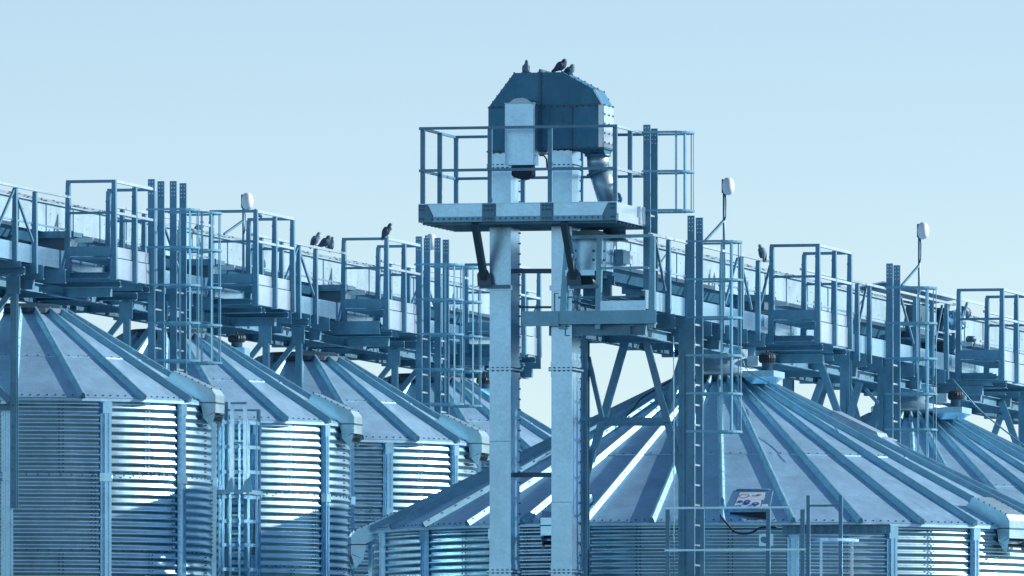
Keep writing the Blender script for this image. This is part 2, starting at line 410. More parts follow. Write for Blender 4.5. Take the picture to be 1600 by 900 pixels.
def balcony(row, u0, u1, dz, label, group, dv=0):
    z = lambda q: q+dz
    v0, v1 = .535+dv, 1.215+dv
    t = Thing('balcony', label, 'balcony', row, ((v0+v1)/2, (u0+u1)/2, z(9.6)), group)
    def post(v, u, top, sgn=1):
        m = MB(); lo = lambda wd, zz: [(v-wd*.7, u, zz), (v+wd*.3, u, zz), (v+wd*.3, u+.085, zz), (v-wd*.7, u+.085, zz)]
        m.loft([lo(.098, z(9.27)), lo(.08, z(9.75)), lo(.056, z(top))])
        for zz in (9.33, 9.45, 9.60, 9.72, 10.2, 10.5): m.box(v-.045, v-.033, u-.012, u, z(zz), z(zz+.022))
        t.part(m, 'post', 'frame')
    for v, u, top in ((v0, u0, 10.66), (v1, u0, 10.68), (v1, (u0+u1)/2-.02, 10.65), (v1, u1-.09, 10.66), (v0, u1-.09, 10.66)): post(v, u, top)
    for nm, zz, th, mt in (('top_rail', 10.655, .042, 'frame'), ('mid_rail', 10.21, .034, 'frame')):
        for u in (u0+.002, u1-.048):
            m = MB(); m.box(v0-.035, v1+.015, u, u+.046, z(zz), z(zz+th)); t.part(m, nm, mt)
        m = MB(); m.box(v1-.02, v1+.02, u0+.05, u1-.05, z(zz), z(zz+th)); t.part(m, nm, 'bright')  # sun-side rails painted brighter than the front and back ones
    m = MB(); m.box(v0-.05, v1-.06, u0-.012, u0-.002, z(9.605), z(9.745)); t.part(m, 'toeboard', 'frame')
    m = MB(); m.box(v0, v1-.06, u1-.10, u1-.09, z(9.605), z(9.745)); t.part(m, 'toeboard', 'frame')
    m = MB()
    m.box(v1-.055, v1-.04, u0+.05, u1-.05, z(9.60), z(9.75)); t.part(m, 'toeboard', 'bright')  # sun-side toeboard, sunlight put into its paler zinc
    m = MB(); m.channel((v1-.06, u0, z(9.44)), (v1-.06, u1, z(9.44)), .06, .29, .012, (0,0,1), -1); t.part(m, 'side_girder', 'bright')  # paler zinc here too, for the sunlit side
    m = MB(); m.channel((v0, u0+.02, z(9.33)), (v1-.1, u0+.02, z(9.33)), .07, .09); t.part(m, 'front_beam', 'frame')
    for uu in (u0+.4, u1-.3): m = MB(); m.channel((v0-.9, uu, z(9.22)), (v1-.02, uu, z(9.22)), .08, .09); t.part(m, 'cross_beam', 'beam')
    m = MB(); u = u0+.03
    m.box(v0+.03, v1-.1, u0+.02, u0+.05, z(9.56), z(9.60)); m.box(v0+.03, v1-.1, u1-.08, u1-.05, z(9.56), z(9.60))
    while u < u1-.06: m.box(v0+.03, v1-.1, u, u+.012, z(9.565), z(9.598)); u += .045
    for k in range(7): m.box(v0+.05+.085*k, v0+.058+.085*k, u0+.03, u1-.06, z(9.568), z(9.594))
    t.part(m, 'grating', 'beam')
    return t
for i, lb in enumerate(('balcony with box railing at the far left, above the nearest silo', 'balcony with box railing just right of the first white oval antenna',
                        'balcony with one pigeon on its railing corner', 'balcony seen between the two elevator legs')):
    balcony(L, bl[i][0], bl[i][1], 0, lb, 'box railed balconies on the catwalks')
for i, lb in enumerate(('balcony above the wide roof, right of the upright pigeon', 'balcony cut by the right edge, right of the canopy')):
    balcony(R, br[i][0], br[i][1], RZ, lb, 'box railed balconies on the catwalks', .09)

# slide gates and their motors under the conveyors
def gate(row, u, dz, px, label):
    z = lambda q: q+dz; v0, v1 = -.30, .24
    t = Thing('slide_gate', label, 'gate', row, (-.2, u, z(9.7)), 'slide gates under the conveyors')
    m = MB(); m.box(v0-.1, v1+.06, u-.02, u+.55, z(9.955), z(10.02)); m.box(v0-.12, v1+.075, u-.035, u-.02, z(9.93), z(10.03)); t.part(m, 'flange', 'frame')
    m = MB(); m.prism([(v0, z(9.95)), (v1, z(9.95)), (v1, z(9.82)), (v1-.1, z(9.74)), (v0+.1, z(9.74)), (v0, z(9.82))], u, u+.5); t.part(m, 'body', 'strut')
    m = MB(); m.lathe((v0-.02, u-.02, z(9.84)), [(.05, 0), (.05, .08), (.03, .10)], 10); t.part(m, 'actuator', 'dark')
    m = MB()
    for k in range(4): m.tube([(v1-.22+.07*k, u-.01, z(9.76)), (v1-.25+.07*k, u-.02, z(9.68-.02*k)), (v1-.17+.07*k, u-.02, z(9.63)), (v1-.12+.06*k, u-.01, z(9.70)), (v1-.05+.05*k, u, z(9.61))], .009, 6)
    t.part(m, 'cable', 'rubber')
    m = MB(); m.box(v1+.09, v1+.36, u-.05, u+.02, z(9.90), z(9.925)); m.box(v1+.09, v1+.36, u-.05, u-.035, z(9.86), z(9.90)); t.part(m, 'bracket', 'bright')
    m = MB(); m.prism([(v0+.12, z(9.738)), (v1-.1, z(9.738)), (v1-.18, z(9.35)), (v0+.2, z(9.35))], u+.05, u+.45); t.part(m, 'drop_chute', 'frame')
    return t
for i, lb in enumerate(('dark slide gate under the conveyor at the far left edge', 'dark slide gate under the conveyor behind the left double ladder', 'dark slide gate under the conveyor below the three pigeons')):
    gate(L, PL*i+1.75, 0, 0, lb)
for i, lb in enumerate(('dark slide gate under the conveyor, below the pigeon on the right catwalk', 'dark slide gate beneath the canopy at the right')):
    gate(R, PR*i+2.0, RZ, 0, lb)

# ------------------------------------------------------------------ support frames between silo roofs and bridges
def frame(row, u, top, bot, label, group, w_=.095, v=.7, lean=1, depth=0.0, xz=None):
    t = Thing('support_frame', label, 'frame', row, (0, u, bot), group)
    for sgn in (-1, 1):
        m = MB(); m.channel((sgn*v, u, bot), (sgn*v, u, top), w_, w_*.9, .014, (0, 1, 0), -1)
        m.box(sgn*v-.10, sgn*v+.10, u-.075, u-.06, top-.28, top-.02)
        zz = top-.35
        while zz > max(bot, 4.2): m.box(sgn*v-.03, sgn*v-.015, u-.07, u-.055, zz, zz+.02); zz -= .30
        t.part(m, 'leg', 'frame')
    m = MB(); m.channel((-v-.25, u-.02, top+.05), (v+.15, u-.02, top+.05), .09, .11); t.part(m, 'head_beam', 'beam')
    zz = top-.25
    h = xz or 1.55
    m = MB()
    k = 0; m = MB()
    while zz-h > max(bot, 3.5) and k < 3:
        a, b = (-v+.06, v-.06) if k % 2 == 0 else (v-.06, -v+.06)
        m = MB(); m.channel((a, u+.02, zz-h), (b, u+.02, zz), .08, .055, .01, (0, 1, 0)); t.part(m, 'brace', 'frame')
        m = MB(); m.channel((b, u-.02, zz-h), (a, u-.02, zz), .08, .055, .01, (0, 1, 0)); t.part(m, 'brace', 'frame')
        m = MB(); m.channel((-v, u-.01, zz-h-.06), (v, u-.01, zz-h-.06), .07, .09); t.part(m, 'crossbar', 'frame')
        zz -= h+.12; k += 1
    return t
for i in range(4):
    nm = ['at the left edge', 'behind the left double ladder', 'between the second and third narrow silos', 'behind the second double ladder'][i]
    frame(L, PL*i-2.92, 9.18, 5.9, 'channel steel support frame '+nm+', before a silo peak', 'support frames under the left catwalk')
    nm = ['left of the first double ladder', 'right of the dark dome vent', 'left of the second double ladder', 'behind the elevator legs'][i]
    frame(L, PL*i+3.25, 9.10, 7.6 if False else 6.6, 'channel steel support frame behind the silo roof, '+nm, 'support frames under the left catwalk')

def member_frame(row, label, base, legs, members, group):
    """legs: (v,u,top,bot); members: (p, q, width)"""
    t = Thing('support_frame', label, 'frame', row, base, group)
    for v, u, top, bot in legs:
        m = MB(); m.channel((v, u, bot), (v, u, top), .15, .13, .014, (0, 1, 0), -1)
        m.box(v-.02, v+.02, u-.085, u-.07, bot, top-.4)
        zz = top-.4
        while zz > 3.8: m.box(v-.055, v-.04, u-.078, u-.064, zz, zz+.02); m.box(v+.04, v+.055, u-.078, u-.064, zz-.1, zz-.08); zz -= .35
        t.part(m, 'leg', 'frame')
    for p, q, wd in members:
        m = MB(); m.channel(p, q, wd*.72, wd*.5, .014, (0, 1, 0)); t.part(m, 'brace', 'frame')
    return t
for i in range(2):
    du = PR*i
    on = lambda px, py, u: R.onu(px, py, u)+Vector((0, du, 0))
    b0, b1 = -5.45, -4.0
    mem = [(on(1005, 515, b0), on(1068, 756, b0), .13), (on(977, 533, b1), on(923, 722, b1), .15), (on(919, 558, b0+.05), on(941, 655, b0+.05), .09),
           (on(1072, 545, b0+.12), on(1042, 640, b0+.12), .16), (on(905, 655, b0-.11), on(1046, 656, b0-.11), .085), (on(945, 662, b1), on(1058, 662, b1), .09),
           (on(928, 700, b0+.1), on(905, 800, b0+.1), .1)]
    legs = [(-.75, b0, 8.40, GZ), (.70, b0, 8.40, GZ)]
    member_frame(R, ['braced support frame right behind the elevator legs', 'braced support frame beside the right caged ladder'][i], (0, b0+du, GZ), [(v, u+du, a, b) for v, u, a, b in legs], mem, 'braced support frames under the right catwalk')
    b2 = 5.6
    mem = [(on(1283, 572, b2-.9), on(1311, 650, b2-.9), .14), (on(1284, 594, b2), on(1270, 632, b2), .13), (on(1343, 598, b2-.1), on(1325, 660, b2-.1), .14), (on(1352, 608, b2), on(1372, 630, b2), .07)]
    member_frame(R, ['support frame with slanted struts behind the near wide roof', 'support frame at the right edge, one slanted strut showing'][i], (0, b2+du, 4.5), [(v, b2+du, 8.40, 4.5) for v in (-.85, .70)], mem, 'braced support frames under the right catwalk')

# ------------------------------------------------------------------ caged ladders
def ladder(row, v, u, width, top, bot, cage_top, cage_bot, hoops, label, group, cage_v=.64, second_top=None, rot=0):
    """rails in the plane v, cage bulging to +v"""
    t = Thing('caged_ladder', label, 'ladder', row, (v, u, bot), group)
    for k, uu in enumerate((u, u+width)):
        m = MB(); tp = top if k == 0 else (second_top or top)
        m.box(v-.05, v+.05, uu-.02, uu+.02, bot, tp)
        rl = t.part(m, 'rail', 'frame')
        m = MB()
        for j in range(4):
            for sx in (-.022, .022): m.box(v+sx-.008, v+sx+.008, uu-.024, uu-.019, tp-.05-.055*j, tp-.034-.055*j)
        t.part(m, 'bolt_hole', 'bright', rl)
    z = cage_bot-.15; z0 = z
    zz = cage_top-1.15
    n = 0
    while zz > bot and n < 40:
        m = MB(); m.box(v-.018, v+.018, u+.02, u+width-.02, zz-.012, zz+.012); t.part(m, 'rung', 'bright'); zz -= .28; n += 1
    cu = u+width/2; r = cage_v/2
    def loop(f=1.0):
        pts = [(v-.06, cu-width/2-.05)]
        for k in range(15):
            a = -math.pi/2+math.pi*k/14
            pts.append((v+.28+math.cos(a)*(cage_v-.28), cu+math.sin(a)*(width/2+.07)))
        pts.append((v-.06, cu+width/2+.05)); return pts
    for k in range(hoops):
        zz = cage_top-(cage_top-cage_bot)*k/(hoops-1); pts = loop(); m = MB(); rings = []
        c = Vector((v+.2, cu, 0))
        for x, y in pts:
            d = (Vector((x, y, 0))-c).normalized()
            rings.append([Vector((x, y, zz-.015)), Vector((x, y, zz-.015))+d*.008, Vector((x, y, zz+.015))+d*.008, Vector((x, y, zz+.015))])
        m.loft(rings); t.part(m, 'hoop', 'strap')
    pts = loop()
    for k in (3, 5, 8, 11, 13):
        x, y = pts[k]; m = MB(); d = Vector((v+.2-x, cu-y, 0)).normalized(); s_ = Vector((-d.y, d.x, 0)); c0 = Vector((x, y, 0))+d*.004
        m.loft([[c0+s_*a+d*b+Vector((0,0,zq)) for a, b in ((-.015,0),(.015,0),(.015,.008),(-.015,.008))] for zq in (cage_bot-.02, cage_top+.02)])
        t.part(m, 'cage_strap', 'strap')
    return t
zl = lambda row, py, u, v=1.2: row.z(py, v, u)
gl = 'caged ladders hanging from the catwalks'
for i in range(3):
    du = PL*i
    nm = ['beside the far left balcony', 'left of the elevator legs, beside the balcony with one pigeon', 'behind the elevator legs'][i]
    if i == 1: du = L.uv(654, 1.2)-L.uv(236, 1.2)
    if i == 2: continue
    uA, uB = L.uv(236, 1.2)+du, L.uv(271, 1.2)+du
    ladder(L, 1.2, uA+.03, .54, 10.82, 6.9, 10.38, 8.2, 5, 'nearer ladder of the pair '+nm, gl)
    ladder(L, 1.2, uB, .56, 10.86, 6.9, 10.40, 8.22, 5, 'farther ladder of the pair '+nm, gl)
for i, nm in enumerate(('tall caged ladder in front of the near wide roof', 'caged ladder under the rightmost white oval antenna')):
    uA = R.uv(1080, .9)+PR*i
    u_ = R.uv(1080, .9); zt = R.z(337, .9, u_)
    ct = R.z(377, 1.2, u_); cb = R.z(674, 1.2, u_)
    ladder(R, .9, uA, .54, zt, 3.6, ct, cb, 6, nm, gl, .66)

# ------------------------------------------------------------------ bucket elevator tower
UF, UB = -7.9, -5.8
VL, VR = R.vu(654.5, UF), R.vu(964, UF)
zt = lambda py, u=UF, v=-.8: R.z(py, v, u)
UL = -7.02
tw = Thing('elevator_platform', 'square service platform with railing around the elevator head', 'platform', R, ((VL+VR)/2, (UF+UB)/2, zt(345)))
z0, z1, z2 = zt(345.5), zt(336), zt(317.5)
m = MB(); m.box(VL+.02, VR-.02, UF+.03, UB-.03, z0+.02, z0+.05)
for k in range(9): m.box(VL+.03, VR-.03, UF+.1+.23*k, UF+.14+.23*k, z0-.03, z0+.018)
tw.part(m, 'deck', 'beam')
m = MB(); m.box(VL, VR, UF, UF+.012, z0, z2); m.box(VL, VR, UF-.02, UF+.014, z2, z2+.012)
tb = tw.part(m, 'toeboard', 'panel')
m = MB(); m.box(VL, VR, UF-.02, UF-.002, z0, z1-.01); tw.part(m, 'edge_channel', 'strap')
m = MB()
for p0, p1 in ((754, 774), (845, 864)):
    a, b = R.vu(p0, UF), R.vu(p1, UF); m.box(a, b, UF-.036, UF-.022, z0+.005, z2+.006)
for a, s_ in ((VL, 1), (VR, -1)):
    m.add([(a, UF-.03, z0), (a+s_*.20, UF-.03, z0), (a+s_*.20, UF-.03, z0+.09), (a+s_*.12, UF-.03, z2), (a, UF-.03, z2),
           (a, UF-.022, z0), (a+s_*.20, UF-.022, z0), (a+s_*.20, UF-.022, z0+.09), (a+s_*.12, UF-.022, z2), (a, UF-.022, z2)],
          [(0,1,2,3,4), (9,8,7,6,5), (0,5,6,1), (1,6,7,2), (2,7,8,3), (3,8,9,4), (4,9,5,0)])
tw.part(m, 'splice_plate', 'frame', tb)
m = MB()
for p0 in (757, 762.5, 768, 848, 853.5, 859):
    for py in (321, 327.5, 340.5): a = R.vu(p0+1.5, UF); zz = zt(py); m.box(a-.012, a+.012, UF-.05, UF-.036, zz-.012, zz+.012)
for p0 in (657, 662, 956, 960):
    for py in (320, 326, 340): a = R.vu(p0, UF); zz = zt(py); m.box(a-.012, a+.012, UF-.044, UF-.03, zz-.012, zz+.012)
for p0 in list(range(676, 750, 9))+list(range(782, 842, 9))+list(range(872, 950, 9)):
    a = R.vu(p0, UF); zz = zt(340.5); m.box(a-.012, a+.012, UF-.03, UF-.02, zz-.012, zz+.012)
tw.part(m, 'bolts', 'bolt', tb)
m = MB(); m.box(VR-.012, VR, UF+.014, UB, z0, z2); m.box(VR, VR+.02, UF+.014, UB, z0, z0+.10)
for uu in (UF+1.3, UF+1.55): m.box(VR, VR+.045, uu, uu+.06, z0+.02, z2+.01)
tw.part(m, 'toeboard', 'bright')  # right toeboard coloured brighter than the others to look sunlit
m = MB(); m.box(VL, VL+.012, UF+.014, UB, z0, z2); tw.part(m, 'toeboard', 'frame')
m = MB(); m.box(VL+.014, VR-.014, UB-.012, UB, z0, z2); tw.part(m, 'toeboard', 'frame')
zr, zm = zt(198), zt(264)
def tpost(v, u, ztop=None):
    m = MB(); m.box(v-.03, v+.03, u, u+.035, z2-.1, (ztop or zr)); m.box(v+.018, v+.03, u+.036, u+.05, z2, (ztop or zr)); tw.part(m, 'post', 'frame')
for v, u in ((VL+.04, UF+.04), (VL+.04, -6.85), (VL+.04, UB-.06), (R.vu(764, UF), UF+.04), (R.vu(858, UF), UF+.04), (VR-.04, UF+.04), (VR-.04, -6.92),
             (R.vu(818, UB), UB-.06), (R.vu(909, UB), UB-.06), (VR-.04, UB-.06)): tpost(v, u)
for nm, zz in (('top_rail', zr), ('mid_rail', zm)):
    for p, q in (((VL, UF), (VR, UF+.035)), ((VL, UB-.04), (VR, UB-.005))):
        m = MB(); m.box(p[0], q[0], p[1], q[1], zz-.02, zz+.018); tw.part(m, nm, 'frame')
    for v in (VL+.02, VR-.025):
        m = MB(); m.box(v-.018, v+.018, UF+.04, UB-.045, zz-.019, zz+.017); tw.part(m, nm, 'bright' if v > 0 else 'frame')  # right-hand rails take the brighter zinc as painted sunlight
# struts below the platform
for pa, pb in ((741, 757), (880, 897)):
    a = R.vu(pa+2, UF+.1); p = Vector((a, UF+.06, zt(346))); q = Vector((R.vu(pb, UL-.06), UL-.06, R.z(437, -.8, UL)))
    m = MB(); m.beam(p, q, .085, .12, (0, 1, 0)); d = Vector((0, 0, 1))
    m.prism([(q.x-.09, q.z+.08), (q.x-.05, q.z+.14), (q.x+.06, q.z+.14), (q.x+.10, q.z+.06), (q.x+.12, q.z-.09), (q.x-.08, q.z-.09)], q.y-.075, q.y-.055)
    tw.part(m, 'strut', 'strut')
    a, b = R.onu(pb-7, 447, UL-.075), R.onu(pb+38, 447, UL-.075); m = MB(); m.box(a.x, b.x, UL-.09, UL-.035, a.z-.035, a.z+.015)
    for k in range(6): x = a.x+(b.x-a.x)*(k+.5)/6; m.box(x-.012, x+.012, UL-.1, UL-.09, a.z-.022, a.z)
    tw.part(m, 'strut_bracket', 'frame')

# legs: two square trunks
tr = Thing('bucket_elevator', 'tall twin leg bucket elevator with a dark angular head', 'elevator', R, (R.vu(830, UL), UL, GZ))
def leg(p0, p1):
    a, b = R.vu(p0, UL), R.vu(p1, UL); m = MB()
    zj = [R.z(y, a, UL) for y in (235, 577, 893)]
    m.box(a, b, UL, UL+.55, GZ, zj[0]-.0)
    for zz in zj[1:] + [R.z(260, a, UL)]:
        m.box(a-.035, b+.035, UL-.035, UL+.585, zz-.012, zz+.012)
        m.box(a-.008, b+.008, UL-.008, UL+.558, zz+.014, zz+.11); m.box(a-.006, b+.006, UL-.006, UL+.556, zz-.11, zz-.014)
    zz = R.z(330, a, UL)
    m.box(a-.02, b+.03, UL-.03, UL-.002, R.z(454, a, UL), R.z(446, a, UL))
    o = tr.part(m, 'leg', 'panel')
    m = MB()
    for zz in zj[1:] + [R.z(260, a, UL)]:
        n = 6
        for k in range(n):
            x = a-.02+(b-a+.04)*k/(n-1); m.box(x-.012, x+.012, UL-.03, UL-.01, zz-.03, zz+.03)
        for k in range(8):
            y = UL+.03+.07*k; m.box(b+.01, b+.03, y-.012, y+.012, zz-.03, zz+.03)
    zz = R.z(900, a, UL)
    while zz < R.z(240, a, UL):
        m.box(b+.001, b+.016, UL+.53, UL+.552, zz, zz+.022); zz += .145
    tr.part(m, 'flange_bolts', 'bolt', o)
    m = MB(); 
    for zz, yy in ((R.z(320+random.uniform(-20, 20), a, UL), 0), (R.z(690 if p0 < 800 else 785, a, UL), 0)): m.box(a+.004, b-.004, UL-.002, UL, zz, zz+.006)
    tr.part(m, 'sheet_joint', 'bolt', o)
leg(765, 798); leg(861.5, 893.5)
UH = UL-.03; dH = .66
def hv(px, py, u=UH): q = R.onu(px or 844, py, u); return (q.x, q.z)
prof = [hv(763, 236), hv(763, 168), hv(803, 114), hv(878, 112.5), hv(928, 139.5), hv(941.5, 163), hv(941.5, 230)]
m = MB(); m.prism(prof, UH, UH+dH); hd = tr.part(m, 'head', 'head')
m = MB()
cv = R.vu(844, UH)
m.box(cv-.015, cv+.015, UH-.022, UH-.001, hv(0, 236)[1], hv(0, 112)[1]+.03); m.box(cv-.015, cv+.015, UH, UH+dH, hv(0, 112.8)[1]+.002, hv(0, 108)[1])
a, b = hv(763, 168), hv(844, 166); m.beam((a[0], UH-.006, a[1]), (cv-.016, UH-.006, b[1]), .012, .022)
a, b = hv(844, 165), hv(941, 163); m.beam((cv+.016, UH-.006, a[1]), (b[0], UH-.006, b[1]), .012, .022)
xv = R.vu(894, UH); m.box(xv-.008, xv+.008, UH-.012, UH-.001, hv(0, 231)[1], hv(0, 166)[1])
xv = R.vu(859, UH); m.box(xv-.005, xv+.005, UH-.007, UH-.001, hv(0, 231)[1], hv(0, 167)[1])
m.box(hv(763, 0)[0]-.02, cv-.016, UH-.03, UH+dH+.03, hv(0, 237.5)[1], hv(0, 235)[1]); m.box(cv+.016, hv(941, 0)[0]+.03, UH-.03, UH+dH+.03, hv(0, 232)[1]-.012, hv(0, 231)[1])
tr.part(m, 'seam_flange', 'bolt', hd)
m = MB()
P7 = prof+[prof[0]]
for k in range(1, 6):
    p, q = Vector(P7[k]), Vector(P7[k+1]); n = max(2, int((q-p).length/.10))
    for j in range(n+1):
        c = p.lerp(q, j/n)
        for yy in (UH+.01, UH+dH-.03): m.box(c.x-.010, c.x+.010, yy, yy+.016, c.y-.012, c.y+.012)
p, q = Vector(prof[0]), Vector(prof[1])
for px in list(range(770, 840, 10)) + list(range(850, 940, 10)):
    zz = hv(0, 166)[1]; x = R.vu(px, UH); m.box(x-.01, x+.01, UH-.026, UH-.004, zz-.014, zz+.014)
    zz = hv(0, 233 if px > 844 else 236)[1]; m.box(x-.012, x+.012, UH-.03, UH-.004, zz-.025, zz+.02)
for py in range(118, 230, 9):
    zz = hv(0, py)[1]; m.box(cv-.03, cv+.03, UH-.03, UH-.022, zz-.008, zz+.008)
    if py > 168: xv = R.vu(894, UH); m.box(xv-.014, xv+.014, UH-.022, UH-.012, zz-.01, zz+.01)
tr.part(m, 'head_bolts', 'bolt', hd)
# right end plate and edge strip, full sun painted in as bright zinc
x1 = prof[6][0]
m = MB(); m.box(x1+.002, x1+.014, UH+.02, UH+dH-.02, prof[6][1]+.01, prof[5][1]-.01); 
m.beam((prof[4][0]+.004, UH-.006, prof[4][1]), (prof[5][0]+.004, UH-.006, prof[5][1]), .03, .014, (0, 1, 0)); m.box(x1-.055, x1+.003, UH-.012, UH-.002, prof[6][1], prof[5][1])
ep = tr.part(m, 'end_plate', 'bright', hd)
m = MB()
for k in range(5):
    for uu in (UH+.06, UH+.33, UH+.58): m.box(x1+.015, x1+.028, uu-.012, uu+.012, prof[6][1]+.06+.13*k, prof[6][1]+.085+.13*k)
tr.part(m, 'end_bolts', 'bolt', ep)
# belt guard and motor on the front of the head
UG = UH-.34
a0, a1, zb, ztp = R.vu(790, UG), R.vu(833.5, UG), R.z(257, -.8, UG), R.z(160, -.8, UG)
m = MB(); m.box(a0, a1, UG, UH-.03, zb, ztp); g_ = tr.part(m, 'belt_guard', 'panel')
m = MB(); m.prism([(a0+.04, ztp+.001), (a1-.04, ztp+.001), (a1-.10, ztp+.05), (a1-.16, ztp+.07), (a0+.16, ztp+.07), (a0+.10, ztp+.05)], UG+.03, UH-.03)
m.box(a0-.015, a1+.015, UG-.012, UH-.03, ztp-.014, ztp+.002); tr.part(m, 'guard_cap', 'duct', g_)
m = MB(); m.box(a1+.001, a1+.012, UG+.02, UG+.06, zb, ztp-.02); m.box(a0-.01, a0-.001, UG, UG+.04, zb, ztp-.02); tr.part(m, 'guard_flange', 'bright', g_)
m = MB(); cm = (a0+a1)/2+.02; m.tube([(cm, UG+.02, zb-.06), (cm, UG+.30, zb-.06)], .14, 16); m.prism([(cm-.14, zb-.02), (cm+.14, zb-.02), (cm+.145, zb-.14), (cm+.10, zb-.175), (cm-.10, zb-.175), (cm-.145, zb-.14)], UG+.03, UG+.28)
tr.part(m, 'motor', 'dark')
m = MB(); q = R.onu(843, 243, UL-.1); m.tube([q, q+Vector((.06, 0, .0)), q+Vector((.10, 0, -.05)), q+Vector((.11, 0, -.2))], .012, 6); tr.part(m, 'cable', 'rubber')
# discharge spout
us = UH+.33
c1 = R.onu(934, 243, us); c2 = R.onu(935, 264, us); c3 = R.onu(953, 318, us); c4 = R.onu(957, 345, us)
m = MB(); w1, w2 = R.vu(900, us), R.vu(948, us)
m.loft([[(R.vu(907, us), UH+.04, hv(0, 231)[1]-.012), (x1, UH+.04, hv(0, 231)[1]-.012), (x1, UH+dH-.04, hv(0, 231)[1]-.012), (R.vu(907, us), UH+dH-.04, hv(0, 231)[1]-.012)],
        [(c1.x-.14, us-.14, c1.z), (c1.x+.14, us-.14, c1.z), (c1.x+.14, us+.14, c1.z), (c1.x-.14, us+.14, c1.z)]])
tr.part(m, 'hopper', 'head')
m = MB(); m.tube([c1, c2], .155, 24); m.tube([c2+Vector((0,0,.02)), c3], .152, 24); m.tube([c3, c4], .15, 24); sp = tr.part(m, 'spout', 'duct')
m = MB()
for c, d in ((c1, Vector((0,0,1))), (c2.lerp(c3, .08), (c3-c2).normalized()), (c2.lerp(c3, .12), (c3-c2).normalized())): m.tube([c-d*.012, c+d*.012], .185, 24)
tr.part(m, 'flange', 'frame', sp)
m = MB(); cc = R.onu(962, 310, us); m.tube([cc+Vector((0,-.02,0)), cc+Vector((0,.04,0))], .09, 16); tr.part(m, 'inspection_wheel', 'head')
m = MB()
for py, p0, p1 in ((423.5, 802, 861), (742, 800, 861), (480, 812, 861)):
    pa, pb = R.onu(p0, py, UL+.3), R.onu(p1, py, UL+.3); m = MB(); m.beam(pa, pb, .06, .065 if py != 480 else .03); tr.part(m, 'leg_tie', 'strut')
# tower ladder and its short cage
tu = R.uv(1011, VR+.05)
ladder(R, VR+.05, tu, .46, R.z(195, VR, tu), R.z(478, VR, tu), R.z(207, VR, tu), R.z(329, VR, tu), 3, 'short caged ladder on the right side of the elevator platform', gl, .62, R.z(198, VR, tu))

# ------------------------------------------------------------------ start of the right catwalk: end railing, boot box, cross beam
ub = RU0-.06
er = Thing('end_railing', 'railing closing the near end of the right catwalk, below the elevator platform', 'railing', R, (0, ub, 8.0))
def ev(px, py, u=ub): return R.onu(px, py, u)
for (pa, ya), (pb, yb), w0, w1 in (((885, 372), (878, 514), .055, .10), ((936.5, 372), (933.5, 514), .075, .075), ((1019, 369), (1017.5, 512), .065, .095)):
    p, q = ev(pa, ya), ev(pb, yb); m = MB()
    m.loft([[(c.x-w_/2, ub, c.z), (c.x+w_/2, ub, c.z), (c.x+w_/2, ub+.085, c.z), (c.x-w_/2, ub+.085, c.z)] for c, w_ in ((q, w1), (p, w0))])
    for k in range(7): c = q.lerp(p, .12+.1*k); m.box(c.x-.008, c.x+.008, ub-.008, ub, c.z, c.z+.018)
    er.part(m, 'post', 'strap')
p, q = ev(881, 371), ev(1020, 368); m = MB(); m.beam((p.x, ub+.02, p.z), (q.x, ub+.02, q.z), .05, .045); er.part(m, 'top_rail', 'strap')
p, q = ev(938, 419), ev(1012, 418); m = MB(); m.beam((p.x, ub+.02, p.z), (q.x, ub+.02, q.z), .04, .035); er.part(m, 'mid_rail', 'strap')
def eplate(x0, y0, x1_, y1, nm, mt, u=ub-.012, th=.01):
    a, b = ev(x0, y0, u), ev(x1_, y1, u); m = MB(); m.box(a.x, b.x, u, u+th, b.z, a.z); return er.part(m, nm, mt)
eplate(883, 422, 929, 430, 'mid_rail', 'panel'); eplate(938, 470, 1009, 491, 'toeboard', 'panel'); eplate(882, 495, 929, 504, 'lower_plate', 'panel', ub+.012); eplate(938.5, 494, 1010, 504, 'lower_plate', 'panel', ub+.012)
m = MB(); a, b = ev(816, 498), ev(1027, 498)
m.channel((R.vu(816, ub-.03), ub-.03, ev(0, 506).z), (R.vu(1026, ub-.03), ub-.03, ev(0, 506).z), .09, .185, .014, (0,0,1), -1)
m.box(R.vu(816, ub-.12), R.vu(872, ub-.12), ub-.09, ub-.078, ev(0, 519).z, ev(0, 496).z)
er.part(m, 'sill_beam', 'strap')
# boot of the conveyor
bt = Thing('conveyor_tail_box', 'square steel tail box of the right conveyor, seen behind the end railing', 'conveyor box', R, (-.4, RU0+.2, 8.9))
ub2 = RU0+.28
a, b = R.onu(895, 371, ub2), R.onu(947, 423, ub2)
m = MB(); m.box(a.x, b.x, ub2, ub2+.45, b.z, a.z); bx_ = bt.part(m, 'box', 'panel')
m = MB(); p, q = R.onu(896, 387, ub2), R.onu(932, 412, ub2); m.box(p.x, q.x, ub2-.02, ub2-.002, q.z, p.z); dr_ = bt.part(m, 'door', 'panel', bx_)
m = MB()
for px in (899, 928, 943):
    for py in (392, 406): c = R.onu(px, py, ub2); m.tube([c+Vector((0,-.045,0)), c+Vector((0,-.02,0))], .018, 10)
bt.part(m, 'knob', 'bolt', dr_)
m = MB(); p, q = R.onu(895, 432, ub2), R.onu(924, 450, ub2); m.box(p.x, q.x-.04, ub2+.05, ub2+.3, q.z, p.z); m.tube([(q.x-.05, ub2-.02, q.z+.08), (q.x-.05, ub2+.3, q.z+.08)], .08, 14); bt.part(m, 'drive', 'dark')
m = MB(); c = R.onu(955, 402, ub2+.6); m.box(c.x, c.x+.16, c.y, c.y+.25, c.z-.11, c.z+.11); bt.part(m, 'switch_box', 'frame')
m = MB(); c = R.onu(973, 402, ub2+.6); m.box(c.x, c.x+.10, c.y+.02, c.y+.2, c.z-.09, c.z+.09); bt.part(m, 'switch_lid', 'bright')
m = MB(); c = R.onu(960, 352, ub2+.5)
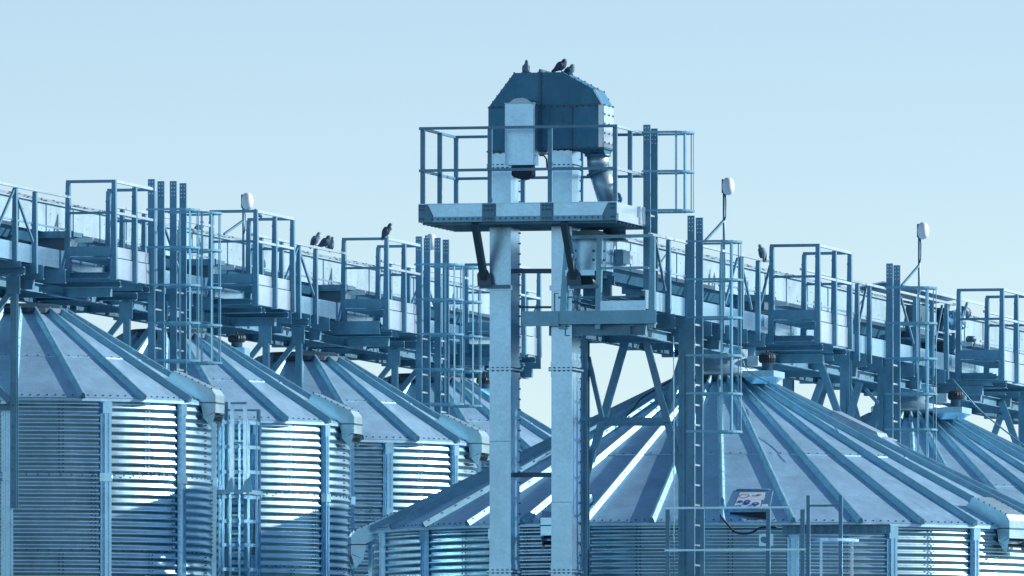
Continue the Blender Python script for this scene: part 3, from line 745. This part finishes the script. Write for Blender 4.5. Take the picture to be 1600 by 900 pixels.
m.lathe((c.x, c.y, c.z-.22), [(.19, 0), (.19, .03), (.16, .03), (.16, .30), (.2, .30), (.2, .33)], 24); bt.part(m, 'inlet_pipe', 'strut')


# ------------------------------------------------------------------ roof outlets over the eaves
def hood(row, u, Re, ze, deg, label, mt='duct'):
    a = fa(deg); d = Vector((math.sin(a), -math.cos(a), 0)); s_ = Vector((-d.y, d.x, 0)); c = Vector((0, u, 0))
    t = Thing('roof_outlet_hood', label, 'vent hood', row, tuple(c+d*Re+Vector((0, 0, ze))), 'sheet metal outlet hoods at the eaves')
    P = lambda r, z, y: c+d*(Re+r)+s_*y+Vector((0, 0, ze+z))
    out_ = [(-.62, .33), (-.48, .48), (.08, .22), (.14, .13), (.14, -.12), (.08, -.33), (-.04, -.19), (-.08, .04), (-.22, .10)]
    h = .24; m = MB()
    m.loft([[P(r, z, y) for r, z in out_[:5]+[(.11, -.121)]+out_[6:]] for y in (-h, h)]); body = t.part(m, 'duct', mt)
    for y in (-h+.004, h-.004):
        m = MB(); m.loft([[P(r, z, y+k) for r, z in ((.135, -.122), (.08, -.33), (-.038, -.19))] for k in (-.004, .004)]); t.part(m, 'cheek', mt)
    for k in range(2):
        m = MB(); z0 = -.16-.085*k
        m.loft([[P(.12-.025*k, z0, y), P(.0, z0+.05, y), P(.0, z0+.042, y), P(.12-.025*k, z0-.008, y)] for y in (-h+.01, h-.01)]); t.part(m, 'louvre', 'dark')
    m = MB()
    for z in (.02,): m.loft([[P(r, z+zz, y) for r, zz in ((-.085, -.008), (.155, -.008), (.155, .008), (-.085, .008))] for y in (-h-.012, h+.012)])
    for y in (-h, h):
        for i in range(3):
            p, q = Vector(out_[i]), Vector(out_[i+1]); n = max(1, int((q-p).length/.09))
            for j in range(n): f = p.lerp(q, j/n); b = P(f.x, f.y, y); m.box(b.x-.009, b.x+.009, b.y-.009, b.y+.009, b.z-.009, b.z+.014)
    m.into(body, 'bolt', t.base)
    return t
for i in range(3): hood(L, PL*i, 2.80, 7.44, 76, ['outlet hood on the right eave of the nearest narrow silo', 'outlet hood on the right eave of the second narrow silo', 'outlet hood on the eave of the third narrow silo, touching the elevator leg'][i])
for deg, lb in ((54, 'outlet hood on the sunny right eave of the near wide silo'), (-27, 'outlet hood half hidden behind the right elevator leg'), (-84, 'outlet hood on the left edge of the wide roof')):
    hood(R, 0, 5.06 if deg > -50 else 5.20, 5.64 if deg > -50 else 5.48, deg, lb, 'duct' if deg > 0 else 'panel')

# turbine vents
def vent(t, v, u, z, r, h):
    m = MB(); m.lathe((v, u, z), [(r*.68, 0), (r*.68, h*.5), (r*.9, h*.55)], 20); t.part(m, 'vent_neck', 'strut')
    m = MB(); n = 40; rings = []
    for rr, zz in ((.85, .5), (1.04, .62), (1.08, .85), (1.0, 1.08), (.7, 1.22), (.2, 1.28)):
        rings.append([Vector((v+math.cos(2*math.pi*k/n)*r*rr*(1 if k % 2 else .93), u+math.sin(2*math.pi*k/n)*r*rr*(1 if k % 2 else .93), z+h*zz)) for k in range(n)])
    m.loft(rings); m.lathe((v, u, z+h*1.25), [(.02, 0), (.015, .03)], 8); t.part(m, 'turbine_head', 'dark')
for i in range(2):
    du = PR*i; on = lambda px, py, u: R.onu(px, py, u)+Vector((0, du, 0)); u = -.75
    a, b = on(1160, 579, u), on(1209, 599, u)
    t = Thing('vented_cap_box', ['sheet metal box with a dark dome vent on the near wide roof', 'sheet metal box with a dark dome vent on the wide roof at the right edge'][i], 'roof vent', R, (a.x, a.y, b.z), 'boxes with dome vents on the wide roofs')
    m = MB(); zb, zt_ = b.z, a.z
    m.loft([[(a.x+.12, u+du+.05, zb), (b.x-.16, u+du+.05, zb), (b.x-.16, u+du+.65, zb), (a.x+.12, u+du+.65, zb)],
            [(a.x, u+du, zb+.10), (b.x, u+du, zb+.10), (b.x, u+du+.75, zb+.10), (a.x, u+du+.75, zb+.10)],
            [(a.x, u+du, zt_), (b.x, u+du, zt_), (b.x, u+du+.75, zt_), (a.x, u+du+.75, zt_)]])
    t.part(m, 'box', 'panel')
    c = on(1198.5, 578, u+.2); vent(t, c.x, c.y, c.z, .115, .20)
    p, q = on(1100, 545, -.35), on(1184, 588, -.35)
    t = Thing('inlet_hopper', ['pale inlet hopper between catwalk and the near wide roof', 'pale inlet hopper between catwalk and the wide roof at the right edge'][i], 'hopper', R, (p.x, p.y, q.z), 'pale inlet hoppers on the wide roofs')
    m = MB(); m.lathe((0, du, q.z-.02), [(.60, 0), (.60, .12), (.42, .20), (.42, p.z-q.z+.02)], 24); t.part(m, 'drum', 'duct')
    m = MB(); m.box(.46, .62, du-.20, du+.12, q.z+.16, q.z+.30); t.part(m, 'junction_box', 'bright')
    m = MB(); m.prism([(-.5, q.z+.28), (.5, q.z+.28), (.42, q.z+.40), (-.42, q.z+.40)], du-.55, du-.44); t.part(m, 'collar_plate', 'panel')
for i, (px, py) in ((1, (370, 533)), (3, (757, 598))):
    v = .95; p = L.onv(px, py, v)
    t = Thing('dome_vent', ['dark dome vent behind the ridge of the second narrow silo', '', 'dark dome vent beside the left elevator leg'][i-1], 'roof vent', L, (p.x, p.y, p.z-.3))
    vent(t, p.x, p.y, p.z-.10, .125, .16)
    m = MB(); m.box(p.x-.16, p.x+.16, p.y-.16, p.y+.16, p.z-.45, p.z-.101); t.part(m, 'curb', 'panel')

# ------------------------------------------------------------------ antennas
def antenna(row, px, y0, y1, ypole, brace, v, label):
    c = row.onv(px, (y0+y1)/2, v); r = (row.z(y0, v, c.y)-row.z(y1, v, c.y))/2
    t = Thing('dish_antenna', label, 'antenna', row, (c.x-.06, c.y, row.z(ypole, v, c.y)), 'white oval antennas on thin poles')
    m = MB(); rings = []; n = 28; az_ = math.radians(68); nx = Vector((math.sin(az_), -math.cos(az_), 0)); ny = Vector((math.cos(az_), math.sin(az_), 0))
    for x, k in ((-.055, .90), (-.035, 1.0), (.0, 1.0), (.035, .93), (.055, .78), (.066, .5), (.070, .1)):
        rings.append([c+nx*x+ny*(math.cos(2*math.pi*j/n)*r*k*.68)+Vector((0, 0, math.sin(2*math.pi*j/n)*r*k)) for j in range(n)])
    m.loft(rings, True, True); t.part(m, 'dish', 'white')
    m = MB(); b_ = c-nx*.095; m.box(b_.x-.014, b_.x+.014, b_.y-.04, b_.y+.04, c.z-r*.75, c.z+r*.8); t.part(m, 'bracket', 'strut')
    m = MB(); m.tube([(c.x-.072, c.y+.02, row.z(ypole, v, c.y)), (c.x-.072, c.y+.02, c.z+.02)], .019, 10); t.part(m, 'pole', 'frame')
    m = MB(); m.tube([(c.x-.05, c.y, c.z-r*.8), (c.x-.04, c.y, c.z-r-.08), (c.x-.045, c.y, c.z-r-.3), (c.x-.06, c.y, c.z-r-.36)], .009, 6); t.part(m, 'cable', 'rubber')
    if brace:
        (pa, ya), (pb, yb) = brace
        m = MB(); p = Vector((c.x-.075, c.y, row.z(ya, v, c.y))); q = row.onu(pb, yb, c.y-1.0 if row is R else c.y-.6)
        m.beam(p, q, .03, .03); d = q-p
        for k in range(12): b = p+d*(k+.5)/12; m.box(b.x-.006, b.x+.006, b.y-.02, b.y-.016, b.z-.006, b.z+.006)
        t.part(m, 'brace', 'frame')
antenna(L, 387, 301, 328, 433, ((383, 345), (350, 366)), .62, 'white oval antenna above the second balcony from the left')
antenna(L, 674, 365, 391, 470, None, .62, 'white oval antenna peeking behind ladder rails left of the elevator')
antenna(R, 1138.5, 277, 305, 470, ((1133, 345), (1093, 386)), .62, 'white oval antenna standing tallest, right of the elevator platform')
antenna(R, 1443, 347, 374, 565, ((1437, 415), (1409, 446)), .62, 'white oval antenna at the right, above the canopy')

# ------------------------------------------------------------------ pigeons
def pigeon(row, pos, yaw, label, pitch=40, tuck=False, dark=False, size=1.0, lean=0):
    """yaw 0 faces +v (right); body is one loft along a bent spine"""
    m = MB(); z0 = .055
    P = math.radians(pitch); cp, sp = math.cos(P), math.sin(P)
    spine = [(-.155, -.012, .006, .018), (-.10, -.004, .014, .024), (-.07, .0, .030, .034), (-.03, .004, .046, .050), (.01, .006, .052, .056), (.045, .010, .045, .050)]
    pts = [Vector((x*cp-z*sp, 0, x*sp+z*cp)) for x, z, _, _ in spine]; rad_ = [(a, b) for _, _, a, b in spine]
    if tuck: tail = [((.048, .055), (.036, .038)), ((.060, .085), (.030, .031)), ((.066, .100), (.020, .020)), ((.075, .104), (.008, .008))]
    else: tail = [((.058, .066), (.033, .037)), ((.048, .098), (.023, .024)), ((.068, .120), (.024, .025)), ((.078, .133), (.018, .018)), ((.086, .137), (.007, .007))]
    for (x, z), r_ in tail: pts.append(Vector((x, 0, z))); rad_.append(r_)
    zoff = z0+.03
    size *= .82; rad_ = [(a*1.25, b*1.22) for a, b in rad_]; n = 12; rings = []
    for i, p in enumerate(pts):
        d = (pts[min(i+1, len(pts)-1)]-pts[max(i-1, 0)]).normalized(); up = Vector((0, 1, 0)).cross(d)*-1; up = d.cross(Vector((0, -1, 0)))
        rings.append([p+Vector((0, math.cos(2*math.pi*k/n)*rad_[i][0], 0))+up*math.sin(2*math.pi*k/n)*rad_[i][1] for k in range(n)])
    m.loft(rings, True, True)
    def place(mb):
        cy, sy = math.cos(yaw), math.sin(yaw)
        mb.v = [(pos[0]+size*(x*cy-y*sy), pos[1]+size*(x*sy+y*cy), pos[2]+size*(z+zoff)) for x, y, z in [tuple(q) for q in mb.v]]; return mb
    t = Thing('pigeon', label, 'pigeon', row, tuple(pos), 'pigeons perched on the steelwork')
    t.part(place(m), 'body', 'feather_dark' if dark else 'feather')
    hx, hz = (.074, .102) if tuck else (.088, .134)
    m = MB(); m.loft([[(hx-.002, -.006, hz-.006), (hx-.002, .006, hz-.006), (hx-.002, .006, hz+.005), (hx-.002, -.006, hz+.005)], [(hx+.018, -.002, hz-.008), (hx+.018, .002, hz-.008), (hx+.018, .002, hz-.004), (hx+.018, -.002, hz-.004)]])
    t.part(place(m), 'beak', 'dark')
    for sgn in (-1, 1):                                   # folded wing, barred
        m = MB(); rr = []
        for f, w_, hh in ((0, .012, .014), (.2, .02, .036), (.45, .022, .042), (.7, .018, .030), (1, .006, .008)):
            x = .05-.19*f; z = .012-.016*f; c = Vector((x*cp-z*sp, sgn*(.052-.020*f), x*sp+z*cp)); up = Vector((-sp, 0, cp))
            rr.append([c+Vector((0, sgn*w_*math.cos(q), 0))+up*hh*math.sin(q) for q in [2*math.pi*k/8 for k in range(8)]])
        m.loft(rr, True, True); t.part(place(m), 'wing', 'feather_dark')
        m = MB(); m.tube([(.012, sgn*.018, -.035), (.016, sgn*.019, -zoff/1.0+.006)], .006, 6)
        for q in (-.5, 0, .5): m.tube([(.016, sgn*.019, -zoff+.006), (.016+.028*math.cos(q), sgn*.019+.028*math.sin(q), -zoff+.004)], .004, 5)
        t.part(place(m), 'foot', 'dark')
zhd = lambda px, py: R.onu(px, py, UH+.2)
top_h = prof[2][1]+.002
pigeon(R, (R.vu(822, UH+.25), UH+.25, top_h), -1.2, 'pigeon facing front on the left of the elevator head', 62)
pigeon(R, (R.vu(876, UH+.15), UH+.15, top_h+.01), .25, 'dark pigeon with raised wing on top of the elevator head', 30, True, True, 1.15)
pigeon(R, (R.vu(889, UH+.28), UH+.28, R.z(115.5, -.4, UH)-.02), .1, 'hunched pigeon on the sloping shoulder of the elevator head', 28, True, False, 1.1)
rail = lambda row, px, z, v=.555: (v, row.uv(px, v), z)
pigeon(L, rail(L, 492, 10.475), .35, 'leftmost of three pigeons on the handrail, sitting upright', 52, False, False, 1.12)
pigeon(L, rail(L, 508, 10.475), .5, 'plump hunched pigeon in the middle of three on the handrail', 30, True, True, 1.2)
pigeon(L, rail(L, 517, 10.475), -.9, 'slim pale pigeon, right of three on the handrail', 64, False, False, 1.0)
pigeon(L, (1.20, bl[2][0]+.03, 10.70), .2, 'dark pigeon alone on a balcony railing corner', 56, False, True, 1.15)
pigeon(L, (L.vu(402, bl[1][1]-.03), bl[1][1]-.03, 10.70), 2.6, 'pigeon half hidden behind a balcony post, near the first antenna', 30, True, False, .85)
pigeon(L, rail(L, 312, 10.54, -.40), 1.0, 'dark pigeon on the conveyor lid behind the left double ladder', 25, True, True)
pigeon(R, rail(R, 1191, 9.655), 2.4, 'upright pigeon on the right catwalk handrail beside a balcony', 66, False, False, 1.1)

# ------------------------------------------------------------------ ladder platform on the second narrow silo
pu_ = PL-2.95
q = lambda px, py, u=pu_: L.onu(px, py, u)
t = Thing('ladder_platform', 'small rest platform with bright posts on the second narrow silo', 'platform', L, tuple(q(372, 770)))
for px, ya, yb, u, mt in ((346, 640, 752, pu_-.35, 'bright'), (363, 629, 772, pu_-.7, 'bright'), (383, 629, 772, pu_-.7, 'bright'), (404, 640, 762, pu_, 'frame')):
    a, b = q(px, ya, u), q(px, yb, u); m = MB(); m.channel(b, a, .05, .045, .008, (0, 1, 0), -1); t.part(m, 'post', mt)
for (p0, p1, py, u) in ((361, 385, 630, pu_-.71), (344, 405, 641, pu_-.02), (361, 385, 692, pu_-.69), (386, 406, 701, pu_-.04)):
    a, b = q(p0, py, u), q(p1, py, u); m = MB(); m.beam(a, b, .03, .03); t.part(m, 'rail', 'frame')
a, b = q(340, 768), q(408, 774); m = MB(); m.box(a.x, b.x, pu_-.72, pu_+.1, b.z, a.z); t.part(m, 'floor', 'beam')
for p0, p1 in ((352, 366), (378, 394)):
    m = MB(); u = pu_-.735; m.prism([(q(p0, 770, u).x, q(0, 772, u).z), (q(p1, 770, u).x, q(0, 772, u).z), (q(p1-3, 770, u).x, q(0, 748, u).z), (q(p0+4, 770, u).x, q(0, 755, u).z)], u-.01, u); t.part(m, 'gusset', 'frame')
a, b = q(402, 775), q(396, 868); m = MB(); m.channel(a, b, .05, .05, .008, (0, 1, 0)); t.part(m, 'bracket', 'strut')
# its ladder: cage towards the camera
t = Thing('caged_ladder', 'caged ladder on the wall of the second narrow silo, below a small platform', 'ladder', L, tuple(q(372, 900)), gl)
for px in (354, 384):
    a, b = q(px, 1150, pu_), q(px, 628, pu_); m = MB(); m.box(a.x-.025, a.x+.025, pu_-.02, pu_+.02, a.z, b.z); t.part(m, 'rail', 'frame')
py = 660
while py < 1000:
    a, b = q(355, py, pu_), q(383, py, pu_); m = MB(); m.box(a.x+.03, b.x-.03, pu_-.015, pu_+.015, a.z-.012, a.z+.012); t.part(m, 'rung', 'bright'); py += 29
ca, cb = q(341, 700, pu_-.3), q(399, 700, pu_-.3); cx, rx = (ca.x+cb.x)/2, (cb.x-ca.x)/2
arc = [(cx+rx*math.cos(math.pi+math.pi*k/14), pu_-.08-.6*abs(math.sin(math.pi*k/14))) for k in range(15)]
for py in (661, 699, 738, 777, 815, 852, 890, 928, 966):
    z_ = L.z(py, cx, pu_-.4); m = MB(); c0 = Vector((cx, pu_-.1, z_)); rings = []
    for x, y in arc:
        d = (Vector((x, y, z_))-c0).normalized(); p = Vector((x, y, z_)); rings.append([p+Vector((0,0,-.025)), p+d*.008+Vector((0,0,-.025)), p+d*.008+Vector((0,0,.025)), p+Vector((0,0,.025))])
    m.loft(rings); t.part(m, 'hoop', 'panel')
for k in (1, 3, 5, 7, 9, 11, 13):
    x, y = arc[k]; m = MB(); m.box(x-.014, x+.018, y-.008, y+.006, L.z(1000, cx, pu_), L.z(658, cx, pu_)); t.part(m, 'cage_strap', 'panel')

# ------------------------------------------------------------------ gallery on the wall of the near wide silo
gu = -5.95; q = lambda px, py, u=None: R.onu(px, py, gu if u is None else u)
t = Thing('gallery_railing', 'two bar railing of the gallery along the near wide silo wall', 'railing', R, tuple(q(1150, 900)))
for px, y0 in ((1043, 796), (1097, 796), (1200, 796), (1253.5, 796)):
    a, b = q(px, 1000), q(px, y0); m = MB(); m.box(a.x-.028, a.x+.028, gu, gu+.04, a.z, b.z); t.part(m, 'post', 'frame')
for py, nm in ((794, 'top_rail'), (860, 'mid_rail')):
    a, b = q(1039, py), q(1259, py); m = MB(); m.box(a.x, b.x, gu-.03, gu-.002, a.z-.014, a.z+.014); t.part(m, nm, 'panel')
t = Thing('ladder_exit_frame', 'pair of tall posts with a cross rail at the gallery end', 'railing', R, tuple(q(1287, 900)))
for px, w_ in ((1261.5, 5), (1312, 5)):
    a, b = q(px, 1000), q(px, 774); m = MB(); m.box(a.x-.025, a.x+.025, gu+.05, gu+.09, a.z, b.z); t.part(m, 'post', 'frame')
a, b = q(1264, 790), q(1309, 790); m = MB(); m.box(a.x, b.x, gu+.055, gu+.08, a.z-.015, a.z+.015); t.part(m, 'cross_rail', 'frame')
for p0, p1, py in ((1265, 1333, 844),):
    a, b = q(p0, py, gu-.3), q(p1, py, gu-.3); rx = (b.x-a.x)/2; cx = (a.x+b.x)/2; z_ = a.z; m = MB(); rings = []
    for k in range(17):
        f = math.pi*k/16; p = Vector((cx-rx*math.cos(f), gu+.05-.55*math.sin(f), z_)); d = (p-Vector((cx, gu+.06, z_))).normalized() if k not in (0, 16) else Vector((-1 if k == 0 else 1, 0, 0))
        rings.append([p+Vector((0,0,-.02)), p+d*.008+Vector((0,0,-.02)), p+d*.008+Vector((0,0,.02)), p+Vector((0,0,.02))])
    m.loft(rings); t.part(m, 'hoop', 'panel')
for px, uu in ((1283, -.52), (1331, -.05)):
    a, b = q(px, 1000, gu+uu), q(px, 843, gu+uu); m = MB(); m.box(a.x-.018, a.x+.018, gu+uu-.01, gu+uu, a.z, b.z); t.part(m, 'cage_strap', 'bright' if px > 1300 else 'panel')
wu = -5.25
a, b = q(1222, 820, wu), q(1391, 834, wu); m = MB(); m.channel((a.x, wu, (a.z+b.z)/2), (b.x, wu, (a.z+b.z)/2), .08, a.z-b.z, .012, (0,0,1), 1)
for px in range(1228, 1390, 14):
    for py in (824, 830): c = q(px, py, wu-.045); m.box(c.x-.012, c.x+.012, wu-.056, wu-.04, c.z-.012, c.z+.012)
ab = single(m, 'anchor_beam', 'beam', 'drilled steel beam fixed across the wall below the wide roof eave', 'beam', R, tuple(a))
a, b = q(1186, 834, wu), q(1205, 853, wu); t = Thing('isolator_switch', 'blue grey switch box with round knob on the wide silo wall', 'switch', R, tuple(b))
m = MB(); m.box(a.x, b.x, wu, wu+.14, b.z, a.z); t.part(m, 'box', 'panel'); c = (a+b)/2; m = MB(); m.tube([(c.x, wu-.10, c.z), (c.x, wu-.002, c.z)], .045, 14); t.part(m, 'knob_body', 'frame')
# inspection hatch with sticker sheet
hu = -4.75; a, b = q(1144, 766, hu+.35), q(1198, 796, hu)
t = Thing('inspection_hatch', 'tilted inspection hatch with safety stickers on the wide roof', 'hatch', R, (a.x, hu, b.z-.08))
zb, zt_ = b.z, a.z; lid_p = lambda fx, fy, h=.0: Vector((a.x+(b.x-a.x)*fx+(.03-.03*fy)*(1 if fx > .5 else -1)*1.0, hu+.42*fy-h*.7, zb+(zt_-zb)*fy+h*.7))
m = MB(); top = [lid_p(0,0), lid_p(1,0), lid_p(1,1), lid_p(0,1)]
m.loft([[p+Vector((0, .02, -.035)) for p in top], top]); t.part(m, 'lid', 'panel')
m = MB(); m.box(a.x+.02, b.x-.01, hu+.10, hu+.52, zb-.17, zb-.03); t.part(m, 'curb', 'dark')
m = MB(); p, r_ = lid_p(.08, 1.02), lid_p(.92, 1.02); m.tube([p, r_], .014, 8); t.part(m, 'hinge', 'frame')
def sticker(x0, x1, y0, y1, mt, nm, h=.004):
    m = MB(); A_ = [lid_p(x0, y0, h), lid_p(x1, y0, h), lid_p(x1, y1, h), lid_p(x0, y1, h)]; m.loft([[p+Vector((0, .002, -.002)) for p in A_], A_]); return t.part(m, nm, mt)
s1 = sticker(.20, .82, .50, .88, 'white', 'sticker'); s2 = sticker(.20, .76, .05, .49, 'white', 'sticker'); sticker(.80, .95, .10, .26, 'white', 'sticker')
def disc(par, x, y, r, mt, hole=0, fx=1.0):
    m = MB(); c = lid_p(x, y, .008); ex = (lid_p(x+.1, y, .008)-c).normalized(); ey = (lid_p(x, y+.1, .008)-c).normalized(); n = 20; vs_, fs_ = [], []
    for k in range(n):
        for rr in ((r, hole) if hole else (r, r*.02)): vs_.append(c+(ex*math.cos(2*math.pi*k/n)*fx+ey*math.sin(2*math.pi*k/n))*rr)
    for k in range(n): j = (k+1) % n; fs_.append((2*k, 2*j, 2*j+1, 2*k+1))
    m.add(vs_, fs_); m.into(par, mt, t.base)
disc(s1, .34, .69, .050, 'redsign', .040, 1.6); disc(s1, .58, .70, .02, 'dark', .014, 2.0); disc(s1, .68, .74, .012, 'dark', 0, 3.0)
for x, y, r_ in ((.30, .40, .032), (.48, .40, .040), (.48, .30, .038), (.64, .28, .044), (.30, .14, .042), (.56, .13, .048)): disc(s2, x, y, r_, 'bluesign', 0, 1.25)
for x, y, r_ in ((.48, .36, .012), (.64, .28, .016), (.30, .14, .014), (.56, .13, .020)): 
    m = MB(); c = lid_p(x, y, .012); m.box(c.x-r_, c.x+r_, c.y-.002, c.y, c.z-r_*.7, c.z+r_*.7); m.into(s2, 'white', t.base)
# low access cover near the ridge
p = R.onv(1350, 692, 2.15)
t = Thing('roof_cover', 'low pale folded cover near the ridge of the wide roof', 'cover', R, tuple(p))
a_ = math.atan2(p.x, -p.y); d = Vector((math.sin(a_), -math.cos(a_), 0)); s_ = Vector((-d.y, d.x, 0)); rr = math.hypot(p.x, p.y); zr_ = 5.70+(5.05-rr)*.487
C0 = Vector((p.x, p.y, zr_))
B_ = lambda r, y, h: C0+d*r+s_*y+Vector((0, 0, -r*.487+h))
m = MB(); m.loft([[B_(-.40, -.34, -.02), B_(.34, -.34, -.02), B_(.34, .34, -.02), B_(-.40, .34, -.02)], [B_(-.40, -.30, .12), B_(.26, -.30, .12), B_(.26, .30, .12), B_(-.40, .30, .12)]]); t.part(m, 'box', 'duct')
m = MB(); m.loft([[B_(.345, -.34, -.01), B_(.60, -.30, -.01), B_(.60, .30, -.01), B_(.345, .34, -.01)], [B_(.345, -.30, .10), B_(.55, -.22, .03), B_(.55, .22, .03), B_(.345, .30, .10)]]); t.part(m, 'apron', 'bright')

# ------------------------------------------------------------------ drive unit with canopy on the right catwalk
vq = .15; e = lambda px, py, v=vq: R.onv(px, py, v)
c0, c1_ = e(1430, 449), e(1541, 476)
t = Thing('drive_canopy', 'sheet roof sheltering the conveyor drive at the right', 'canopy', R, (0, c0.y, c0.z-.3))
zc0 = c0.z
m = MB(); zz1 = c1_.z
m.loft([[(vq, uu, q_-.012), (vq, uu, q_+.006), (-.35, uu, q_+.10), (-.75, uu, q_+.03), (-.75, uu, q_+.01), (-.35, uu, q_+.08)] for uu, q_ in ((c0.y, zc0), (c1_.y, zz1))]); t.part(m, 'roof', 'panel')
m = MB(); m.beam((vq+.012, c0.y, zc0-.012), (vq+.012, c1_.y, zz1-.012), .02, .045); t.part(m, 'eave_trim', 'bright')
m = MB(); m.prism([(vq-.04, zc0-.022), (-.35, zc0+.075), (-.73, zc0+.0), (-.73, zc0-.022)], c0.y+.05, c0.y+.07); t.part(m, 'gable', 'head')
for uu in (c0.y+.1, c1_.y-.8):
    m = MB(); m.beam((-.70, uu, zc0-.9), (-.70, uu, zc0-.02), .05); t.part(m, 'post', 'frame')
for pa in (1478, 1505):
    a, b = e(pa+6, 474, .45), e(pa-8, 520, .45); m = MB(); m.beam(a, b, .035, .04); t.part(m, 'brace', 'frame')
t = Thing('conveyor_drive', 'conveyor drive with spoked pulley and grey motor under the canopy', 'motor', R, (0, e(1475, 510, .3).y, zc0-1.0))
a = e(1441, 476, .1); b = e(1452, 530, .1); m = MB(); m.box(-.5, .05, a.y, b.y, b.z, a.z); t.part(m, 'guard', 'strut')
c = e(1472, 503, .22); m = MB()
ring = [[(c.x+x, c.y+math.cos(2*math.pi*k/28)*r_, c.z+math.sin(2*math.pi*k/28)*r_) for k in range(28)] for x, r_ in ((-.06, .22), (.06, .22), (.06, .18), (-.06, .18), (-.06, .22))]
m.loft(ring, False); pul = t.part(m, 'pulley', 'dark')
m = MB()
for k in range(5): f = 2*math.pi*k/5; m.beam((c.x, c.y, c.z), (c.x, c.y+math.cos(f)*.19, c.z+math.sin(f)*.19), .04, .04)
m.into(pul, 'dark', t.base)
c = e(1494, 500, .25); m = MB(); m.lathe((c.x, c.y, c.z-.16), [(.08, 0), (.15, .04), (.16, .16), (.14, .26), (.06, .31)], 20); t.part(m, 'gear_housing', 'panel')
c = e(1503, 492, .3); m = MB(); m.tube([c+Vector((0, -.05, .04)), c+Vector((0, .25, .04))], .10, 16); t.part(m, 'motor', 'strut')
a, b = e(1455, 527, .25), e(1510, 540, .25); m = MB(); m.box(-.55, .3, a.y, b.y, b.z, a.z); t.part(m, 'bed_plate', 'bright')
a, b = e(1490, 520, .36), e(1501, 558, .36); m = MB(); m.box(.2, .38, a.y, b.y, b.z, a.z); t.part(m, 'control_box', 'frame')
c = e(1517, 535, .2); m = MB(); m.lathe((c.x, c.y, c.z-.10), [(.06, 0), (.07, .03), (.07, .12), (.085, .12), (.085, .17), (.06, .20)], 16); t.part(m, 'small_motor', 'strut')
# ------------------------------------------------------------------ loose cables
def cable(row, pts, rr, label, mat='rubber', smooth=4):
    P = [Vector(p) for p in pts]; o = []
    for i in range(len(P)-1):
        p0, p1, p2, p3 = P[max(i-1, 0)], P[i], P[i+1], P[min(i+2, len(P)-1)]
        for k in range(smooth):
            f = k/smooth; o.append(.5*((2*p1)+(p2-p0)*f+(2*p0-5*p1+4*p2-p3)*f*f+(3*p1-p0-3*p2+p3)*f**3))
    o.append(P[-1]); m = MB(); m.tube(o, rr, 7)
    return single(m, 'cable', mat, label, 'cable', row, tuple(P[0]))
on = R.onu
cable(R, [on(1056, 590, -4.6), on(1030, 606, -4.6), on(1003, 622, -4.6), on(990, 638, -4.5), on(975, 655, -4.3)], .011, 'thin cable sagging between the near wide roof and its support frame')
cable(R, [on(1138, 563, -.9), on(1158, 560, -.95), on(1165, 575, -.98), on(1182, 588, -1.0), on(1205, 600, -1.05), on(1222, 612, -1.15), on(1250, 632, -1.7), on(1290, 652, -2.0), on(1312, 678, -2.4)], .008, 'thin cable running from the near hopper down the wide roof', 'frame')
cable(R, [on(1125, 805, -5.5), on(1136, 818, -5.45), on(1150, 832, -5.45), on(1172, 833, -5.45), on(1190, 824, -5.4), on(1214, 824, -5.35)], .014, 'slack black cable looping below the inspection hatch')
cable(R, [on(1488, 592, PR-5.6), on(1505, 612, PR-5.6), on(1530, 640, PR-5.5), on(1560, 665, PR-5.4), on(1605, 700, PR-5.3)], .012, 'thin cable hanging down right of the rightmost dome vent', 'frame')
cable(R, [on(1052, 525, -5.9), on(1053, 620, -5.9), on(1053, 760, -5.9), on(1053, 905, -5.9)], .008, 'thin vertical wire beside the tall caged ladder', 'panel', 2)
cable(R, [on(907, 700, UL+.56), on(904, 740, UL+.6), on(900, 756, UL+.6), on(903, 765, UL+.6), on(907, 768, UL+.6)], .01, 'small wire loop at the side of the right elevator leg')
